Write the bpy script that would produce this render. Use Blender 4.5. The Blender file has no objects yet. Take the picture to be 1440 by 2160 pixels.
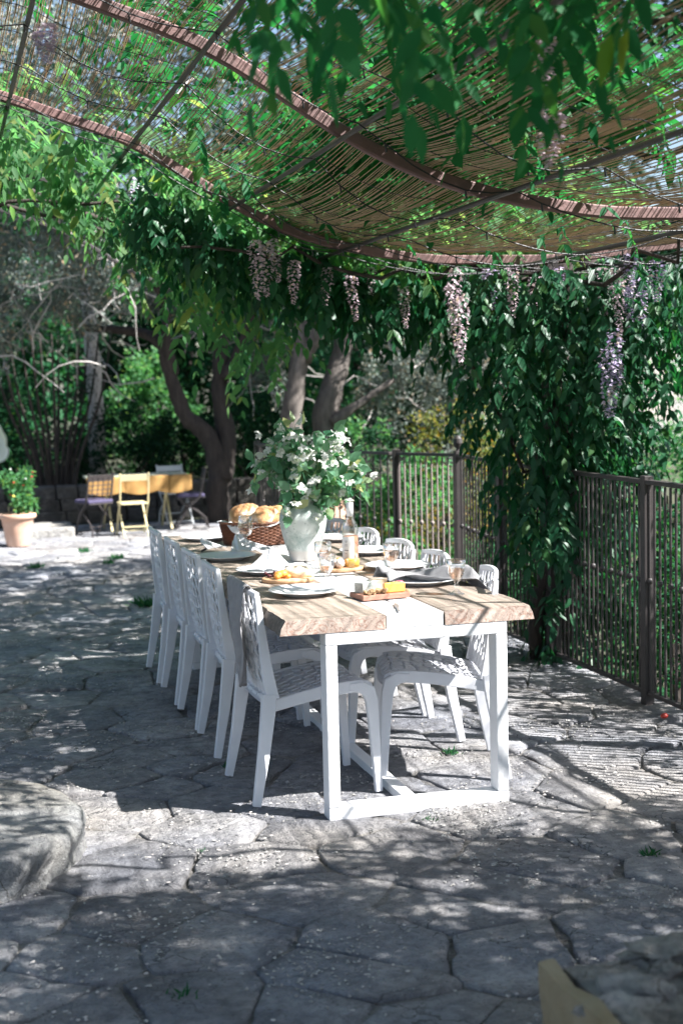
import bpy, bmesh, math, random
import numpy as np
from mathutils import Vector, Matrix, noise as mnoise

random.seed(7)
RNG = np.random.default_rng(11)
SC = bpy.context.scene
COL = SC.collection
R = math.radians

# ------------------------------------------------------------------ camera
# world frame: X across the dining table, Y along it (away from the camera), Z up; near-left table corner at 0,0
F_PX, PITCH, ROLL, CAM_H, YAW = 3049.5, .0891, .0233, 1.619, .2674
CAM = np.array([-1.1687, -5.0685, CAM_H])
FW = np.array([math.sin(YAW)*math.cos(PITCH), math.cos(YAW)*math.cos(PITCH), -math.sin(PITCH)])
R0 = np.array([math.cos(YAW), -math.sin(YAW), 0.0])
U0 = np.cross(R0, FW)
cr, sr = math.cos(ROLL), math.sin(ROLL)
RIGHT, UP = R0*cr - U0*sr, R0*sr + U0*cr
cam_d = bpy.data.cameras.new('camera')
cam_d.sensor_fit = 'VERTICAL'; cam_d.sensor_height = 36.0; cam_d.sensor_width = 24.0
cam_d.lens = F_PX/2160*36
cam_d.clip_start = .05; cam_d.clip_end = 500
cam_d.dof.use_dof = True; cam_d.dof.focus_distance = 5.75; cam_d.dof.aperture_fstop = 3.0
cam_o = bpy.data.objects.new('camera', cam_d); COL.objects.link(cam_o)
mw = Matrix.Identity(4)
for i in range(3):
    mw[i][0], mw[i][1], mw[i][2], mw[i][3] = RIGHT[i], UP[i], -FW[i], CAM[i]
cam_o.matrix_world = mw
SC.camera = cam_o

# ------------------------------------------------------------------ light
SUN_EL, SUN_H = R(47), (.817, -.576)
sd = Vector((SUN_H[0]*math.cos(SUN_EL), SUN_H[1]*math.cos(SUN_EL), math.sin(SUN_EL)))
W = bpy.data.worlds.new('World'); SC.world = W; W.use_nodes = True
nt = W.node_tree
sky = nt.nodes.new('ShaderNodeTexSky'); sky.sky_type = 'NISHITA'; sky.sun_disc = False
sky.sun_elevation = SUN_EL; sky.sun_rotation = math.atan2(sd.x, sd.y)
sky.air_density = 1.0; sky.dust_density = 1.5; sky.altitude = 100
bg = nt.nodes['Background']; bg.inputs['Strength'].default_value = .055
nt.links.new(sky.outputs[0], bg.inputs[0])
sun_d = bpy.data.lights.new('sun', 'SUN'); sun_d.energy = 5.0; sun_d.angle = R(.53); sun_d.color = (1, .98, .95)
sun_o = bpy.data.objects.new('sun', sun_d); COL.objects.link(sun_o)
sun_o.rotation_euler = (-sd).to_track_quat('-Z', 'Y').to_euler(); sun_o.location = (8, -8, 14)
SC.view_settings.view_transform = 'Standard'
try: SC.view_settings.look = 'None'
except Exception: pass
SC.view_settings.gamma = 1.0; SC.view_settings.use_curve_mapping = False
SC.view_settings.exposure = 2.0
SC.cycles.use_denoising = True
SC.cycles.max_bounces = 8; SC.cycles.transparent_max_bounces = 16; SC.cycles.diffuse_bounces = 4
SC.cycles.caustics_reflective = False; SC.cycles.caustics_refractive = False
SC.cycles.sample_clamp_indirect = 6

# ------------------------------------------------------------------ helpers
def ray(px, py):
    dx, dy = px-720, py-1080
    u = dx*cr - dy*sr; v = dx*sr + dy*cr
    return FW + R0*u/F_PX - U0*v/F_PX
def pz(px, py, z): d = ray(px, py); return CAM + d*(z-CAM[2])/d[2]
def pyy(px, py, y): d = ray(px, py); return CAM + d*(y-CAM[1])/d[1]
def proj(P):
    q = np.atleast_2d(np.asarray(P, float)) - CAM
    z = q@FW; zz = np.where(np.abs(z) < 1e-6, 1e-6, z)
    u = F_PX*(q@R0)/zz; v = -F_PX*(q@U0)/zz
    return np.stack([720+u*cr+v*sr, 1080-u*sr+v*cr, z], 1)

def setp(o, label=None, cat=None, group=None, kind=None):
    if label: o['label'] = label
    if cat: o['category'] = cat
    if group: o['group'] = group
    if kind: o['kind'] = kind
    return o
def thing(name, label, cat, loc=(0, 0, 0), rotz=0, group=None):
    o = bpy.data.objects.new(name, None); COL.objects.link(o)
    o.empty_display_size = .1
    o.location = [float(a) for a in loc]; o.rotation_euler = (0, 0, rotz)
    return setp(o, label, cat, group)
def link(name, me, parent=None, mats=()):
    o = bpy.data.objects.new(name, me); COL.objects.link(o)
    for m in (mats if isinstance(mats, (list, tuple)) else [mats]):
        if m is not None: me.materials.append(m)
    if parent is not None: o.parent = parent
    return o
def fast_mesh(name, verts, faces, smooth=False, midx=None):
    """faces: list of (M,k) integer arrays"""
    me = bpy.data.meshes.new(name)
    if not isinstance(faces, list): faces = [faces]
    faces = [np.asarray(f, np.int32) for f in faces if len(f)]
    verts = np.asarray(verts, np.float32)
    me.vertices.add(len(verts)); me.vertices.foreach_set('co', verts.ravel())
    loops = np.concatenate([f.ravel() for f in faces])
    sizes = np.concatenate([np.full(len(f), f.shape[1], np.int32) for f in faces])
    starts = np.concatenate([[0], np.cumsum(sizes)[:-1]]).astype(np.int32)
    me.loops.add(len(loops)); me.loops.foreach_set('vertex_index', loops)
    me.polygons.add(len(sizes)); me.polygons.foreach_set('loop_start', starts)
    me.polygons.foreach_set('loop_total', sizes)
    me.polygons.foreach_set('use_smooth', np.full(len(sizes), smooth, bool))
    if midx is not None: me.polygons.foreach_set('material_index', np.asarray(midx, np.int32))
    me.update(); me.validate()
    return me

class MB:
    """collects shapes that become ONE mesh object"""
    def __init__(s): s.v = []; s.f = []; s.m = []
    def add(s, verts, faces, m=0):
        b = len(s.v); s.v += [tuple(map(float, q)) for q in verts]
        s.f += [tuple(int(i)+b for i in f) for f in faces]; s.m += [m]*len(faces); return s
    def box(s, c, d, rot=None, m=0, bev=0):
        bm = bmesh.new(); bmesh.ops.create_cube(bm, size=1)
        for v in bm.verts: v.co = Vector((v.co.x*d[0], v.co.y*d[1], v.co.z*d[2]))
        if bev: bmesh.ops.bevel(bm, geom=bm.edges[:], offset=bev, segments=2, affect='EDGES', profile=.6)
        mt = Matrix.Translation(Vector([float(a) for a in c])) @ (rot.to_4x4() if rot is not None else Matrix.Identity(4))
        bm.transform(mt); bm.verts.index_update()
        s.add([v.co for v in bm.verts], [[v.index for v in f.verts] for f in bm.faces], m); bm.free(); return s
    def tube(s, pts, rad, n=8, m=0, caps=True, wob=0):
        pts = [Vector([float(a) for a in p]) for p in pts]; k = len(pts)
        if not hasattr(rad, '__len__'): rad = [rad]*k
        V = []; prev = None
        for i, p in enumerate(pts):
            t = (pts[min(i+1, k-1)]-pts[max(i-1, 0)])
            t = t.normalized() if t.length > 1e-9 else Vector((0, 0, 1))
            if prev is None:
                a = Vector((0, 0, 1)) if abs(t.z) < .9 else Vector((1, 0, 0))
                x = t.cross(a).normalized()
            else:
                x = (prev - t*prev.dot(t)); x = x.normalized() if x.length > 1e-6 else t.orthogonal().normalized()
            prev = x; y = t.cross(x)
            for j in range(n):
                a = 2*math.pi*j/n; r = rad[i]*(1+(random.uniform(-wob, wob) if wob else 0))
                V.append(p + x*(math.cos(a)*r) + y*(math.sin(a)*r))
        Fc = []
        for i in range(k-1):
            for j in range(n):
                Fc.append((i*n+j, i*n+(j+1) % n, (i+1)*n+(j+1) % n, (i+1)*n+j))
        if caps: Fc += [tuple(range(n-1, -1, -1)), tuple(range((k-1)*n, k*n))]
        return s.add(V, Fc, m)
    def sweep(s, path, lat, w, h, m=0):
        """rectangular section swept along path; lat = lateral axis; w lateral, h in-plane sizes"""
        path = [Vector(p) for p in path]; lat = Vector(lat).normalized(); k = len(path)
        w = w if hasattr(w, '__len__') else [w]*k; h = h if hasattr(h, '__len__') else [h]*k
        V = []
        for i, p in enumerate(path):
            t = (path[min(i+1, k-1)]-path[max(i-1, 0)]).normalized(); nn = t.cross(lat).normalized()
            a, b = w[i]/2, h[i]/2; c = min(a, b)*.3
            for (x, y) in ((-a, -b+c), (-a+c, -b), (a-c, -b), (a, -b+c), (a, b-c), (a-c, b), (-a+c, b), (-a, b-c)):
                V.append(p+lat*x+nn*y)
        Fc = []
        for i in range(k-1):
            for j in range(8): Fc.append((i*8+j, i*8+(j+1) % 8, (i+1)*8+(j+1) % 8, (i+1)*8+j))
        Fc += [tuple(range(7, -1, -1)), tuple(range((k-1)*8, k*8))]
        return s.add(V, Fc, m)
    def lathe(s, prof, n=24, m=0, c=(0, 0, 0), sx=1, sy=1, fn=None):
        V = []
        for (r, z) in prof:
            for j in range(n):
                a = 2*math.pi*j/n; rr = r*(fn(a, z) if fn else 1)
                V.append((c[0]+math.cos(a)*rr*sx, c[1]+math.sin(a)*rr*sy, c[2]+z))
        Fc = []
        for i in range(len(prof)-1):
            for j in range(n): Fc.append((i*n+j, i*n+(j+1) % n, (i+1)*n+(j+1) % n, (i+1)*n+j))
        if prof[0][0] > 1e-6: Fc.append(tuple(range(n-1, -1, -1)))
        if prof[-1][0] > 1e-6: Fc.append(tuple(range((len(prof)-1)*n, len(prof)*n)))
        return s.add(V, Fc, m)
    def blob(s, c, d, sub=2, amp=.1, freq=3, m=0, rot=None, seed=0):
        bm = bmesh.new(); bmesh.ops.create_icosphere(bm, subdivisions=sub, radius=1)
        for v in bm.verts:
            k = 1+amp*mnoise.noise(v.co*freq+Vector((seed*3.1, seed*1.7, seed)))
            q = Vector((v.co.x*d[0]*k, v.co.y*d[1]*k, v.co.z*d[2]*k))
            if rot is not None: q = rot @ q
            v.co = q+Vector([float(a) for a in c])
        bm.verts.index_update()
        s.add([v.co for v in bm.verts], [[v.index for v in f.verts] for f in bm.faces], m); bm.free(); return s
    def mesh(s, name, smooth=False):
        me = bpy.data.meshes.new(name); me.from_pydata(s.v, [], s.f)
        me.polygons.foreach_set('material_index', s.m)
        me.polygons.foreach_set('use_smooth', [bool(smooth)]*len(s.f)); me.update(); return me
    def build(s, name, mats, parent=None, smooth=False, auto=None):
        me = s.mesh(name, smooth); o = link(name, me, parent, mats)
        if auto: me.set_sharp_from_angle(angle=R(auto))
        return o
def dup_tree(o, parent=None):
    c = o.copy(); COL.objects.link(c)
    if parent is not None: c.parent = parent
    for ch in list(o.children): dup_tree(ch, c)
    return c

# ------------------------------------------------------------------ materials
def nmat(name):
    m = bpy.data.materials.new(name); m.use_nodes = True
    return m, m.node_tree.nodes, m.node_tree.links, m.node_tree.nodes['Principled BSDF']
def ramp(N, L, fac, c0, c1, p0=.3, p1=.7):
    r = N.new('ShaderNodeValToRGB'); r.color_ramp.elements[0].position = p0; r.color_ramp.elements[1].position = p1
    r.color_ramp.elements[0].color = (*c0, 1); r.color_ramp.elements[1].color = (*c1, 1)
    L.new(fac, r.inputs[0]); return r.outputs[0]
def nz(N, L, vec, scale, detail=4, rough=.55, dist=0):
    n = N.new('ShaderNodeTexNoise'); n.inputs['Scale'].default_value = scale; n.inputs['Detail'].default_value = detail
    n.inputs['Roughness'].default_value = rough; n.inputs['Distortion'].default_value = dist
    if vec is not None: L.new(vec, n.inputs['Vector'])
    return n.outputs['Fac']
def mixc(N, L, fac, a, b, mode='MIX'):
    x = N.new('ShaderNodeMix'); x.data_type = 'RGBA'; x.blend_type = mode
    for s, v in ((x.inputs[0], fac), (x.inputs[6], a), (x.inputs[7], b)):
        if hasattr(v, 'is_linked') or hasattr(v, 'links'): L.new(v, s)
        elif hasattr(v, '__len__'): s.default_value = (*v, 1)
        else: s.default_value = v
    return x.outputs[2]
def M(name, a, b=None, scale=6, rough=.6, bump=0, bscale=60, metal=0, spec=.5, stretch=None, dist=0, world=False):
    m, N, L, P = nmat(name)
    if world: vec = N.new('ShaderNodeNewGeometry').outputs['Position']
    else: vec = N.new('ShaderNodeTexCoord').outputs['Object']
    if stretch:
        mp = N.new('ShaderNodeMapping'); mp.inputs['Scale'].default_value = stretch; L.new(vec, mp.inputs[0]); vec = mp.outputs[0]
    b = b or tuple(x*.75 for x in a)
    L.new(ramp(N, L, nz(N, L, vec, scale, 5, .6, dist), a, b), P.inputs['Base Color'])
    P.inputs['Roughness'].default_value = rough; P.inputs['Metallic'].default_value = metal
    P.inputs['Specular IOR Level'].default_value = spec
    if bump:
        bp = N.new('ShaderNodeBump'); bp.inputs['Strength'].default_value = bump; bp.inputs['Distance'].default_value = .01
        L.new(nz(N, L, vec, bscale, 6, .65), bp.inputs['Height']); L.new(bp.outputs[0], P.inputs['Normal'])
    return m
def leaf_mat(name, c1, c2, trans=.45, tcol=None, rough=.55, spec=.15):
    m, N, L, P = nmat(name)
    g = N.new('ShaderNodeNewGeometry'); oi = N.new('ShaderNodeObjectInfo')
    ad = N.new('ShaderNodeMath'); ad.operation = 'ADD'; L.new(g.outputs['Random Per Island'], ad.inputs[0]); L.new(oi.outputs['Random'], ad.inputs[1])
    fr = N.new('ShaderNodeMath'); fr.operation = 'FRACT'; L.new(ad.outputs[0], fr.inputs[0])
    col = ramp(N, L, fr.outputs[0], c1, c2, 0, .84)
    e3 = col.node.color_ramp.elements.new(1.0); e3.color = (min(.8, c2[0]*2.0), min(.8, c2[1]*1.12), c2[2]*.75, 1)
    L.new(col, P.inputs['Base Color']); P.inputs['Roughness'].default_value = rough; P.inputs['Specular IOR Level'].default_value = spec
    t = N.new('ShaderNodeBsdfTranslucent')
    t2 = mixc(N, L, 1.0, col, tcol or (1.6, 1.9, 1.0), 'MULTIPLY'); L.new(t2, t.inputs[0])
    mx = N.new('ShaderNodeMixShader'); mx.inputs[0].default_value = trans
    L.new(P.outputs[0], mx.inputs[1]); L.new(t.outputs[0], mx.inputs[2])
    L.new(mx.outputs[0], N['Material Output'].inputs[0]); return m
def plastic_mat(name, col, trans=.12, rough=.4):
    m, N, L, P = nmat(name)
    vec = N.new('ShaderNodeTexCoord').outputs['Object']
    L.new(ramp(N, L, nz(N, L, vec, 9, 4), col, tuple(x*.93 for x in col)), P.inputs['Base Color'])
    P.inputs['Roughness'].default_value = rough
    t = N.new('ShaderNodeBsdfTranslucent'); t.inputs[0].default_value = (*col, 1)
    mx = N.new('ShaderNodeMixShader'); mx.inputs[0].default_value = trans
    L.new(P.outputs[0], mx.inputs[1]); L.new(t.outputs[0], mx.inputs[2]); L.new(mx.outputs[0], N['Material Output'].inputs[0]); return m
def glass_mat(name, tint=(1, 1, 1), gloss=(1, 1, 1), base=.06, blend=.4):
    m, N, L, P = nmat(name); N.remove(P)
    t = N.new('ShaderNodeBsdfTransparent'); t.inputs[0].default_value = (*tint, 1)
    g = N.new('ShaderNodeBsdfGlossy'); g.inputs['Roughness'].default_value = .03; g.inputs[0].default_value = (*gloss, 1)
    lw = N.new('ShaderNodeLayerWeight'); lw.inputs[0].default_value = blend
    mr = N.new('ShaderNodeMapRange'); mr.inputs[3].default_value = base; mr.inputs[4].default_value = .75
    L.new(lw.outputs['Facing'], mr.inputs[0])
    mx = N.new('ShaderNodeMixShader'); L.new(mr.outputs[0], mx.inputs[0]); L.new(t.outputs[0], mx.inputs[1]); L.new(g.outputs[0], mx.inputs[2])
    L.new(mx.outputs[0], N['Material Output'].inputs[0]); return m
def stone_mat(name, a, b, dark, world=True, bump=.9, pits=True):
    m, N, L, P = nmat(name)
    vec = N.new('ShaderNodeNewGeometry').outputs['Position'] if world else N.new('ShaderNodeTexCoord').outputs['Object']
    oi = N.new('ShaderNodeObjectInfo')
    c = ramp(N, L, nz(N, L, vec, 2.6, 6, .62, .6), a, b, .32, .68)
    c = mixc(N, L, .75, c, ramp(N, L, nz(N, L, vec, 19, 7, .72, .4), (.5, .5, .52), (1.18, 1.17, 1.15), .34, .6), 'MULTIPLY')
    c = mixc(N, L, 1.0, c, ramp(N, L, nz(N, L, vec, 1.1, 4, .6), (.92, .97, 1.06), (1.06, 1.01, .94), .35, .65), 'MULTIPLY')
    sp = ramp(N, L, nz(N, L, vec, 95, 3, .6), (0, 0, 0), (1, 1, 1), .62, .7)
    c = mixc(N, L, sp, c, dark)
    vo = N.new('ShaderNodeTexVoronoi'); vo.feature = 'DISTANCE_TO_EDGE'; vo.inputs['Scale'].default_value = 4.2
    wv = N.new('ShaderNodeVectorMath'); wv.operation = 'ADD'; nn = N.new('ShaderNodeTexNoise'); nn.inputs['Scale'].default_value = 7; nn.inputs['Detail'].default_value = 5; L.new(vec, nn.inputs['Vector'])
    sc_ = N.new('ShaderNodeVectorMath'); sc_.operation = 'SCALE'; sc_.inputs['Scale'].default_value = .28; L.new(nn.outputs['Color'], sc_.inputs[0]); L.new(vec, wv.inputs[0]); L.new(sc_.outputs[0], wv.inputs[1]); L.new(wv.outputs[0], vo.inputs['Vector'])
    crk = ramp(N, L, vo.outputs['Distance'], (1, 1, 1), (0, 0, 0), .004, .016); gate = ramp(N, L, nz(N, L, vec, 1.9, 2), (0, 0, 0), (1, 1, 1), .5, .56)
    crk = mixc(N, L, 1.0, crk, gate, 'MULTIPLY'); c = mixc(N, L, crk, c, dark)
    mr = N.new('ShaderNodeMapRange'); L.new(oi.outputs['Random'], mr.inputs[0]); mr.inputs[3].default_value = .8; mr.inputs[4].default_value = 1.15
    c = mixc(N, L, 1.0, c, mr.outputs[0], 'MULTIPLY')
    L.new(c, P.inputs['Base Color']); P.inputs['Roughness'].default_value = .85; P.inputs['Specular IOR Level'].default_value = .3
    ad = N.new('ShaderNodeMath'); ad.operation = 'MULTIPLY_ADD'; ad.inputs[1].default_value = .35
    L.new(nz(N, L, vec, 75, 6, .7), ad.inputs[0]); L.new(nz(N, L, vec, 14, 6, .7, .8), ad.inputs[2])
    bp = N.new('ShaderNodeBump'); bp.inputs['Strength'].default_value = bump; bp.inputs['Distance'].default_value = .055
    L.new(ad.outputs[0], bp.inputs['Height']); L.new(bp.outputs[0], P.inputs['Normal'])
    return m

MAT = {}
MAT['flag'] = stone_mat('flagstone', (.19, .19, .205), (.43, .42, .42), (.11, .11, .11))
MAT['mortar'] = stone_mat('mortar', (.17, .16, .15), (.37, .36, .35), (.07, .065, .06), bump=1.0)
MAT['step'] = stone_mat('weathered_limestone', (.34, .33, .32), (.46, .45, .42), (.16, .15, .14), bump=1.0)
MAT['blockside'] = M('ochre_stone_face', (.25, .185, .10), (.36, .29, .19), 6, .85, .6, 40)
MAT['rubble'] = stone_mat('rubble_stone', (.30, .28, .25), (.48, .46, .43), (.12, .1, .08), bump=1.0)
MAT['darkwall'] = stone_mat('old_dark_wall', (.07, .065, .06), (.14, .13, .12), (.03, .03, .03))
MAT['soil'] = M('soil', (.045, .06, .028), (.05, .042, .03), 3, .95, .8, 30, world=True)
MAT['white'] = M('white_paint', (.80, .80, .81), (.74, .74, .75), 5, .42, .08, 80)
MAT['chair'] = plastic_mat('white_resin', (.78, .79, .83))
MAT['wood'] = M('pale_wood', (.36, .30, .25), (.25, .20, .165), 3.5, .5, .12, 30, stretch=(9, .7, 4), dist=1.2)
MAT['bark_edge'] = stone_mat('bark_edge', (.22, .18, .15), (.42, .37, .33), (.06, .05, .04), world=False, bump=1.0)
def wood_end():
    m, N, L, P = nmat('slab_end_grain')
    vec = N.new('ShaderNodeTexCoord').outputs['Object']
    c = ramp(N, L, nz(N, L, vec, 9, 5, .6, 1.5), (.52, .42, .36), (.38, .28, .23), .35, .7)
    v = nz(N, L, vec, 11, 3, .5, 2.2); r = N.new('ShaderNodeValToRGB'); e = r.color_ramp.elements
    e[0].position = .47; e[0].color = (0, 0, 0, 1); e[1].position = .5; e[1].color = (.8, .8, .8, 1); q = e.new(.53); q.color = (0, 0, 0, 1); L.new(v, r.inputs[0])
    c = mixc(N, L, r.outputs[0], c, (.27, .13, .09))
    L.new(c, P.inputs['Base Color']); P.inputs['Roughness'].default_value = .7
    bp = N.new('ShaderNodeBump'); bp.inputs['Strength'].default_value = .5; bp.inputs['Distance'].default_value = .01
    L.new(nz(N, L, vec, 30, 6, .7), bp.inputs['Height']); L.new(bp.outputs[0], P.inputs['Normal']); return m
MAT['woodend'] = wood_end()
MAT['rust'] = M('rust_red_steel', (.19, .105, .098), (.10, .06, .058), 7, .65, .3, 60)
MAT['iron_pale'] = M('pale_iron', (.27, .22, .205), (.20, .16, .15), 9, .6, .2, 90)  # bars of the short panel only, paler than the other fence iron
MAT['iron'] = M('dark_brown_iron', (.042, .035, .035), (.03, .025, .026), 6, .45, .2, 90)
MAT['reed'] = M('dry_reed', (.50, .36, .22), (.29, .205, .13), 14, .7, 0, stretch=(30, .6, 30))
MAT['cable'] = M('black_cable', (.012, .012, .014), (.01, .01, .01), 4, .4)
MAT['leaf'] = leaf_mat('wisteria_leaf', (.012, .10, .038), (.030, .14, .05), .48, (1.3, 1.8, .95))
MAT['leaf_shade'] = leaf_mat('wisteria_leaf_shade', (.008, .058, .027), (.020, .095, .040), .32, (1.3, 1.9, .9), .42, .28)  # darker leaf copy: shade on the post vine put into the colour
MAT['leaf_lit'] = leaf_mat('wisteria_leaf_lit', (.048, .14, .06), (.09, .19, .08), .6, (1.75, 2.0, 1.35))  # lighter leaf copy: sun glow of the far bay put into the colour
MAT['leaf_y'] = leaf_mat('wisteria_leaf_young', (.05, .15, .03), (.07, .17, .035), .55, (1.8, 1.9, .5))
MAT['olive'] = leaf_mat('olive_leaf', (.10, .13, .115), (.24, .28, .25), .2, (1, 1.1, .9), .5)
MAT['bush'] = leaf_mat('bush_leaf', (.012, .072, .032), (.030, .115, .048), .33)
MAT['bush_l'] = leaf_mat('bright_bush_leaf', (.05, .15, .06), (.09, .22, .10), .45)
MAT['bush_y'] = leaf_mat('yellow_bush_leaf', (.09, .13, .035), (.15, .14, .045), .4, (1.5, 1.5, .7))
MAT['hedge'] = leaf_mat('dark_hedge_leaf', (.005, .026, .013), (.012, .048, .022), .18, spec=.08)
MAT['bark'] = M('dark_bark', (.060, .046, .040), (.022, .017, .015), 9, .9, 1.0, 26, stretch=(2.2, 2.2, .6))
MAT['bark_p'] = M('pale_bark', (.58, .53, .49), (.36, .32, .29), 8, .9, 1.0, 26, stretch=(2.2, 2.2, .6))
MAT['bark_m'] = M('grey_olive_bark', (.17, .145, .13), (.06, .05, .044), 8, .9, 1.0, 26, stretch=(2.2, 2.2, .6))
MAT['twig'] = M('pale_twig', (.46, .43, .41), (.34, .31, .29), 8, .85)
MAT['petal'] = leaf_mat('wisteria_petal', (.34, .28, .50), (.66, .58, .70), .3, (1, 1, 1))
MAT['petal_p'] = leaf_mat('faded_wisteria_petal', (.46, .36, .42), (.68, .56, .62), .3, (1, 1, 1))
MAT['white_petal'] = leaf_mat('white_petal', (.72, .74, .70), (.82, .83, .80), .3, (1, 1, 1))
MAT['mockleaf'] = leaf_mat('mock_orange_leaf', (.055, .18, .10), (.19, .34, .23), .4, (1.4, 1.7, 1.0), .35, .5)
MAT['ceramic'] = M('white_ceramic', (.80, .81, .83), (.77, .78, .80), 4, .32, spec=.3)
MAT['linen'] = M('grey_linen', (.33, .325, .335), (.26, .255, .265), 30, .95, .35, 400)
MAT['linen_w'] = M('white_linen', (.78, .78, .79), (.70, .70, .71), 20, .95, .3, 350)
MAT['terracotta'] = M('terracotta', (.50, .29, .20), (.60, .42, .33), 4, .85, .3, 50)
MAT['wicker'] = M('brown_wicker', (.20, .075, .035), (.09, .035, .02), 22, .6, .4, 120)
def crust_mat():
    m, N, L, P = nmat('bread_crust'); vec = N.new('ShaderNodeTexCoord').outputs['Object']
    c = ramp(N, L, nz(N, L, vec, 9, 5, .6, .8), (.28, .12, .04), (.55, .33, .16), .35, .6)
    c = mixc(N, L, ramp(N, L, nz(N, L, vec, 6, 6, .7), (0, 0, 0), (1, 1, 1), .48, .6), c, (.74, .64, .52))
    L.new(c, P.inputs['Base Color']); P.inputs['Roughness'].default_value = .85
    bp = N.new('ShaderNodeBump'); bp.inputs['Strength'].default_value = .9; bp.inputs['Distance'].default_value = .012
    L.new(nz(N, L, vec, 26, 6, .7), bp.inputs['Height']); L.new(bp.outputs[0], P.inputs['Normal']); return m
MAT['crust'] = crust_mat()
MAT['roll'] = M('bread_roll', (.58, .32, .13), (.66, .42, .2), 6, .7, .3, 40)
MAT['board'] = M('board_wood', (.44, .25, .13), (.58, .38, .22), 7, .6, .15, 40, stretch=(1, 6, 4), dist=1)
MAT['boarddark'] = M('red_board_wood', (.40, .21, .15), (.32, .16, .11), 7, .6, .15, 40, stretch=(1, 6, 4))
MAT['orange'] = M('orange_cheese', (.75, .36, .06), (.80, .48, .14), 9, .5, .2, 60)
MAT['apricot'] = M('apricot', (.78, .25, .05), (.80, .38, .08), 8, .5)
MAT['blue'] = M('blue_cheese', (.62, .62, .56), (.16, .20, .20), 16, .7, .4, 60)
MAT['cream'] = M('cream_cheese', (.78, .68, .55), (.72, .58, .42), 9, .6, .2, 50)
MAT['nut'] = M('walnut', (.50, .33, .18), (.30, .17, .08), 26, .7, .7, 90)
MAT['black'] = M('black_handle', (.012, .012, .016), (.02, .02, .025), 5, .35)
MAT['steel'] = M('steel', (.42, .42, .44), (.36, .36, .38), 5, .4, metal=.6)
MAT['grape'] = M('dark_red_fruit', (.09, .012, .02), (.05, .01, .014), 8, .35)
MAT['red'] = M('red_fruit', (.45, .035, .02), (.35, .03, .02), 8, .45)
MAT['pink'] = M('pink_petal', (.62, .12, .22), (.7, .25, .35), 8, .6)
MAT['yellowjar'] = M('yellow_preserve', (.85, .52, .02), (.80, .60, .12), 26, .35)
MAT['egg'] = M('egg_shell', (.78, .70, .64), (.70, .55, .47), 6, .55)
MAT['glass'] = glass_mat('clear_glass', (.985, .985, .985))
MAT['wine'] = glass_mat('rose_wine', (.96, .76, .62), base=.02, blend=.2)
MAT['bottle'] = glass_mat('bottle_glass', (.93, .94, .92))
MAT['bwine'] = M('rose_wine_in_bottle', (.80, .34, .22), (.76, .32, .22), 3, .12)
MAT['label'] = M('paper_label', (.78, .78, .77), (.74, .74, .73), 5, .7)
MAT['ink'] = M('grey_ink', (.22, .23, .24), (.28, .28, .29), 5, .7)
MAT['foil'] = M('white_foil', (.80, .81, .82), (.76, .77, .78), 5, .35)
MAT['ypaint'] = M('yellow_paint', (.58, .50, .28), (.50, .44, .27), 6, .5, .15, 60)
MAT['ycloth'] = M('yellow_cloth', (.33, .19, .06), (.28, .15, .045), 8, .9, .3, 60)
MAT['yedge'] = M('faded_green_top', (.42, .44, .33), (.36, .38, .30), 8, .7)
MAT['cushion'] = M('purple_cushion', (.075, .065, .13), (.06, .05, .10), 8, .9)
MAT['palegrey'] = M('pale_grey_paint', (.44, .47, .48), (.40, .42, .43), 8, .6)
def vase_mat():
    m, N, L, P = nmat('crackled_glaze')
    vec = N.new('ShaderNodeTexCoord').outputs['Object']
    c = ramp(N, L, nz(N, L, vec, 11, 7, .7, .8), (.30, .39, .36), (.66, .70, .67), .36, .58)
    c = mixc(N, L, ramp(N, L, nz(N, L, vec, 60, 4, .7), (0, 0, 0), (1, 1, 1), .60, .68), c, (.20, .27, .25))
    sx = N.new('ShaderNodeSeparateXYZ'); L.new(vec, sx.inputs[0])
    c = mixc(N, L, ramp(N, L, sx.outputs['Z'], (1, 1, 1), (0, 0, 0), .045, .06), c, (.60, .57, .53))
    L.new(c, P.inputs['Base Color']); P.inputs['Roughness'].default_value = .4
    bp = N.new('ShaderNodeBump'); bp.inputs['Strength'].default_value = .3; bp.inputs['Distance'].default_value = .006
    L.new(nz(N, L, vec, 30, 6, .7), bp.inputs['Height']); L.new(bp.outputs[0], P.inputs['Normal']); return m
MAT['vase'] = vase_mat()

# ------------------------------------------------------------------ voronoi
def clip(poly, n, c):
    out = []; k = len(poly)
    for i in range(k):
        p, q = poly[i], poly[(i+1) % k]
        a = p[0]*n[0]+p[1]*n[1]-c; b = q[0]*n[0]+q[1]*n[1]-c
        if a <= 0: out.append(p)
        if (a < 0 < b) or (b < 0 < a):
            t = a/(a-b); out.append((p[0]+(q[0]-p[0])*t, p[1]+(q[1]-p[1])*t))
    return out
def voronoi(pts, rect, kn=24):
    pts = np.asarray(pts); cells = []
    for i, p in enumerate(pts):
        d = ((pts-p)**2).sum(1); order = np.argsort(d)[1:kn+1]
        poly = [(rect[0], rect[1]), (rect[2], rect[1]), (rect[2], rect[3]), (rect[0], rect[3])]
        for j in order:
            n = pts[j]-p; c = (pts[j]@pts[j]-p@p)/2
            poly = clip(poly, n, c)
            if len(poly) < 3: break
        cells.append(poly)
    return cells
def poisson(rect, dmin, n, seed):
    rr = np.random.default_rng(seed); P = []
    for _ in range(n):
        q = (rr.uniform(rect[0], rect[2]), rr.uniform(rect[1], rect[3]))
        if all((q[0]-a)**2+(q[1]-b)**2 > dmin*dmin for a, b in P): P.append(q)
    return np.array(P)

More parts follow.
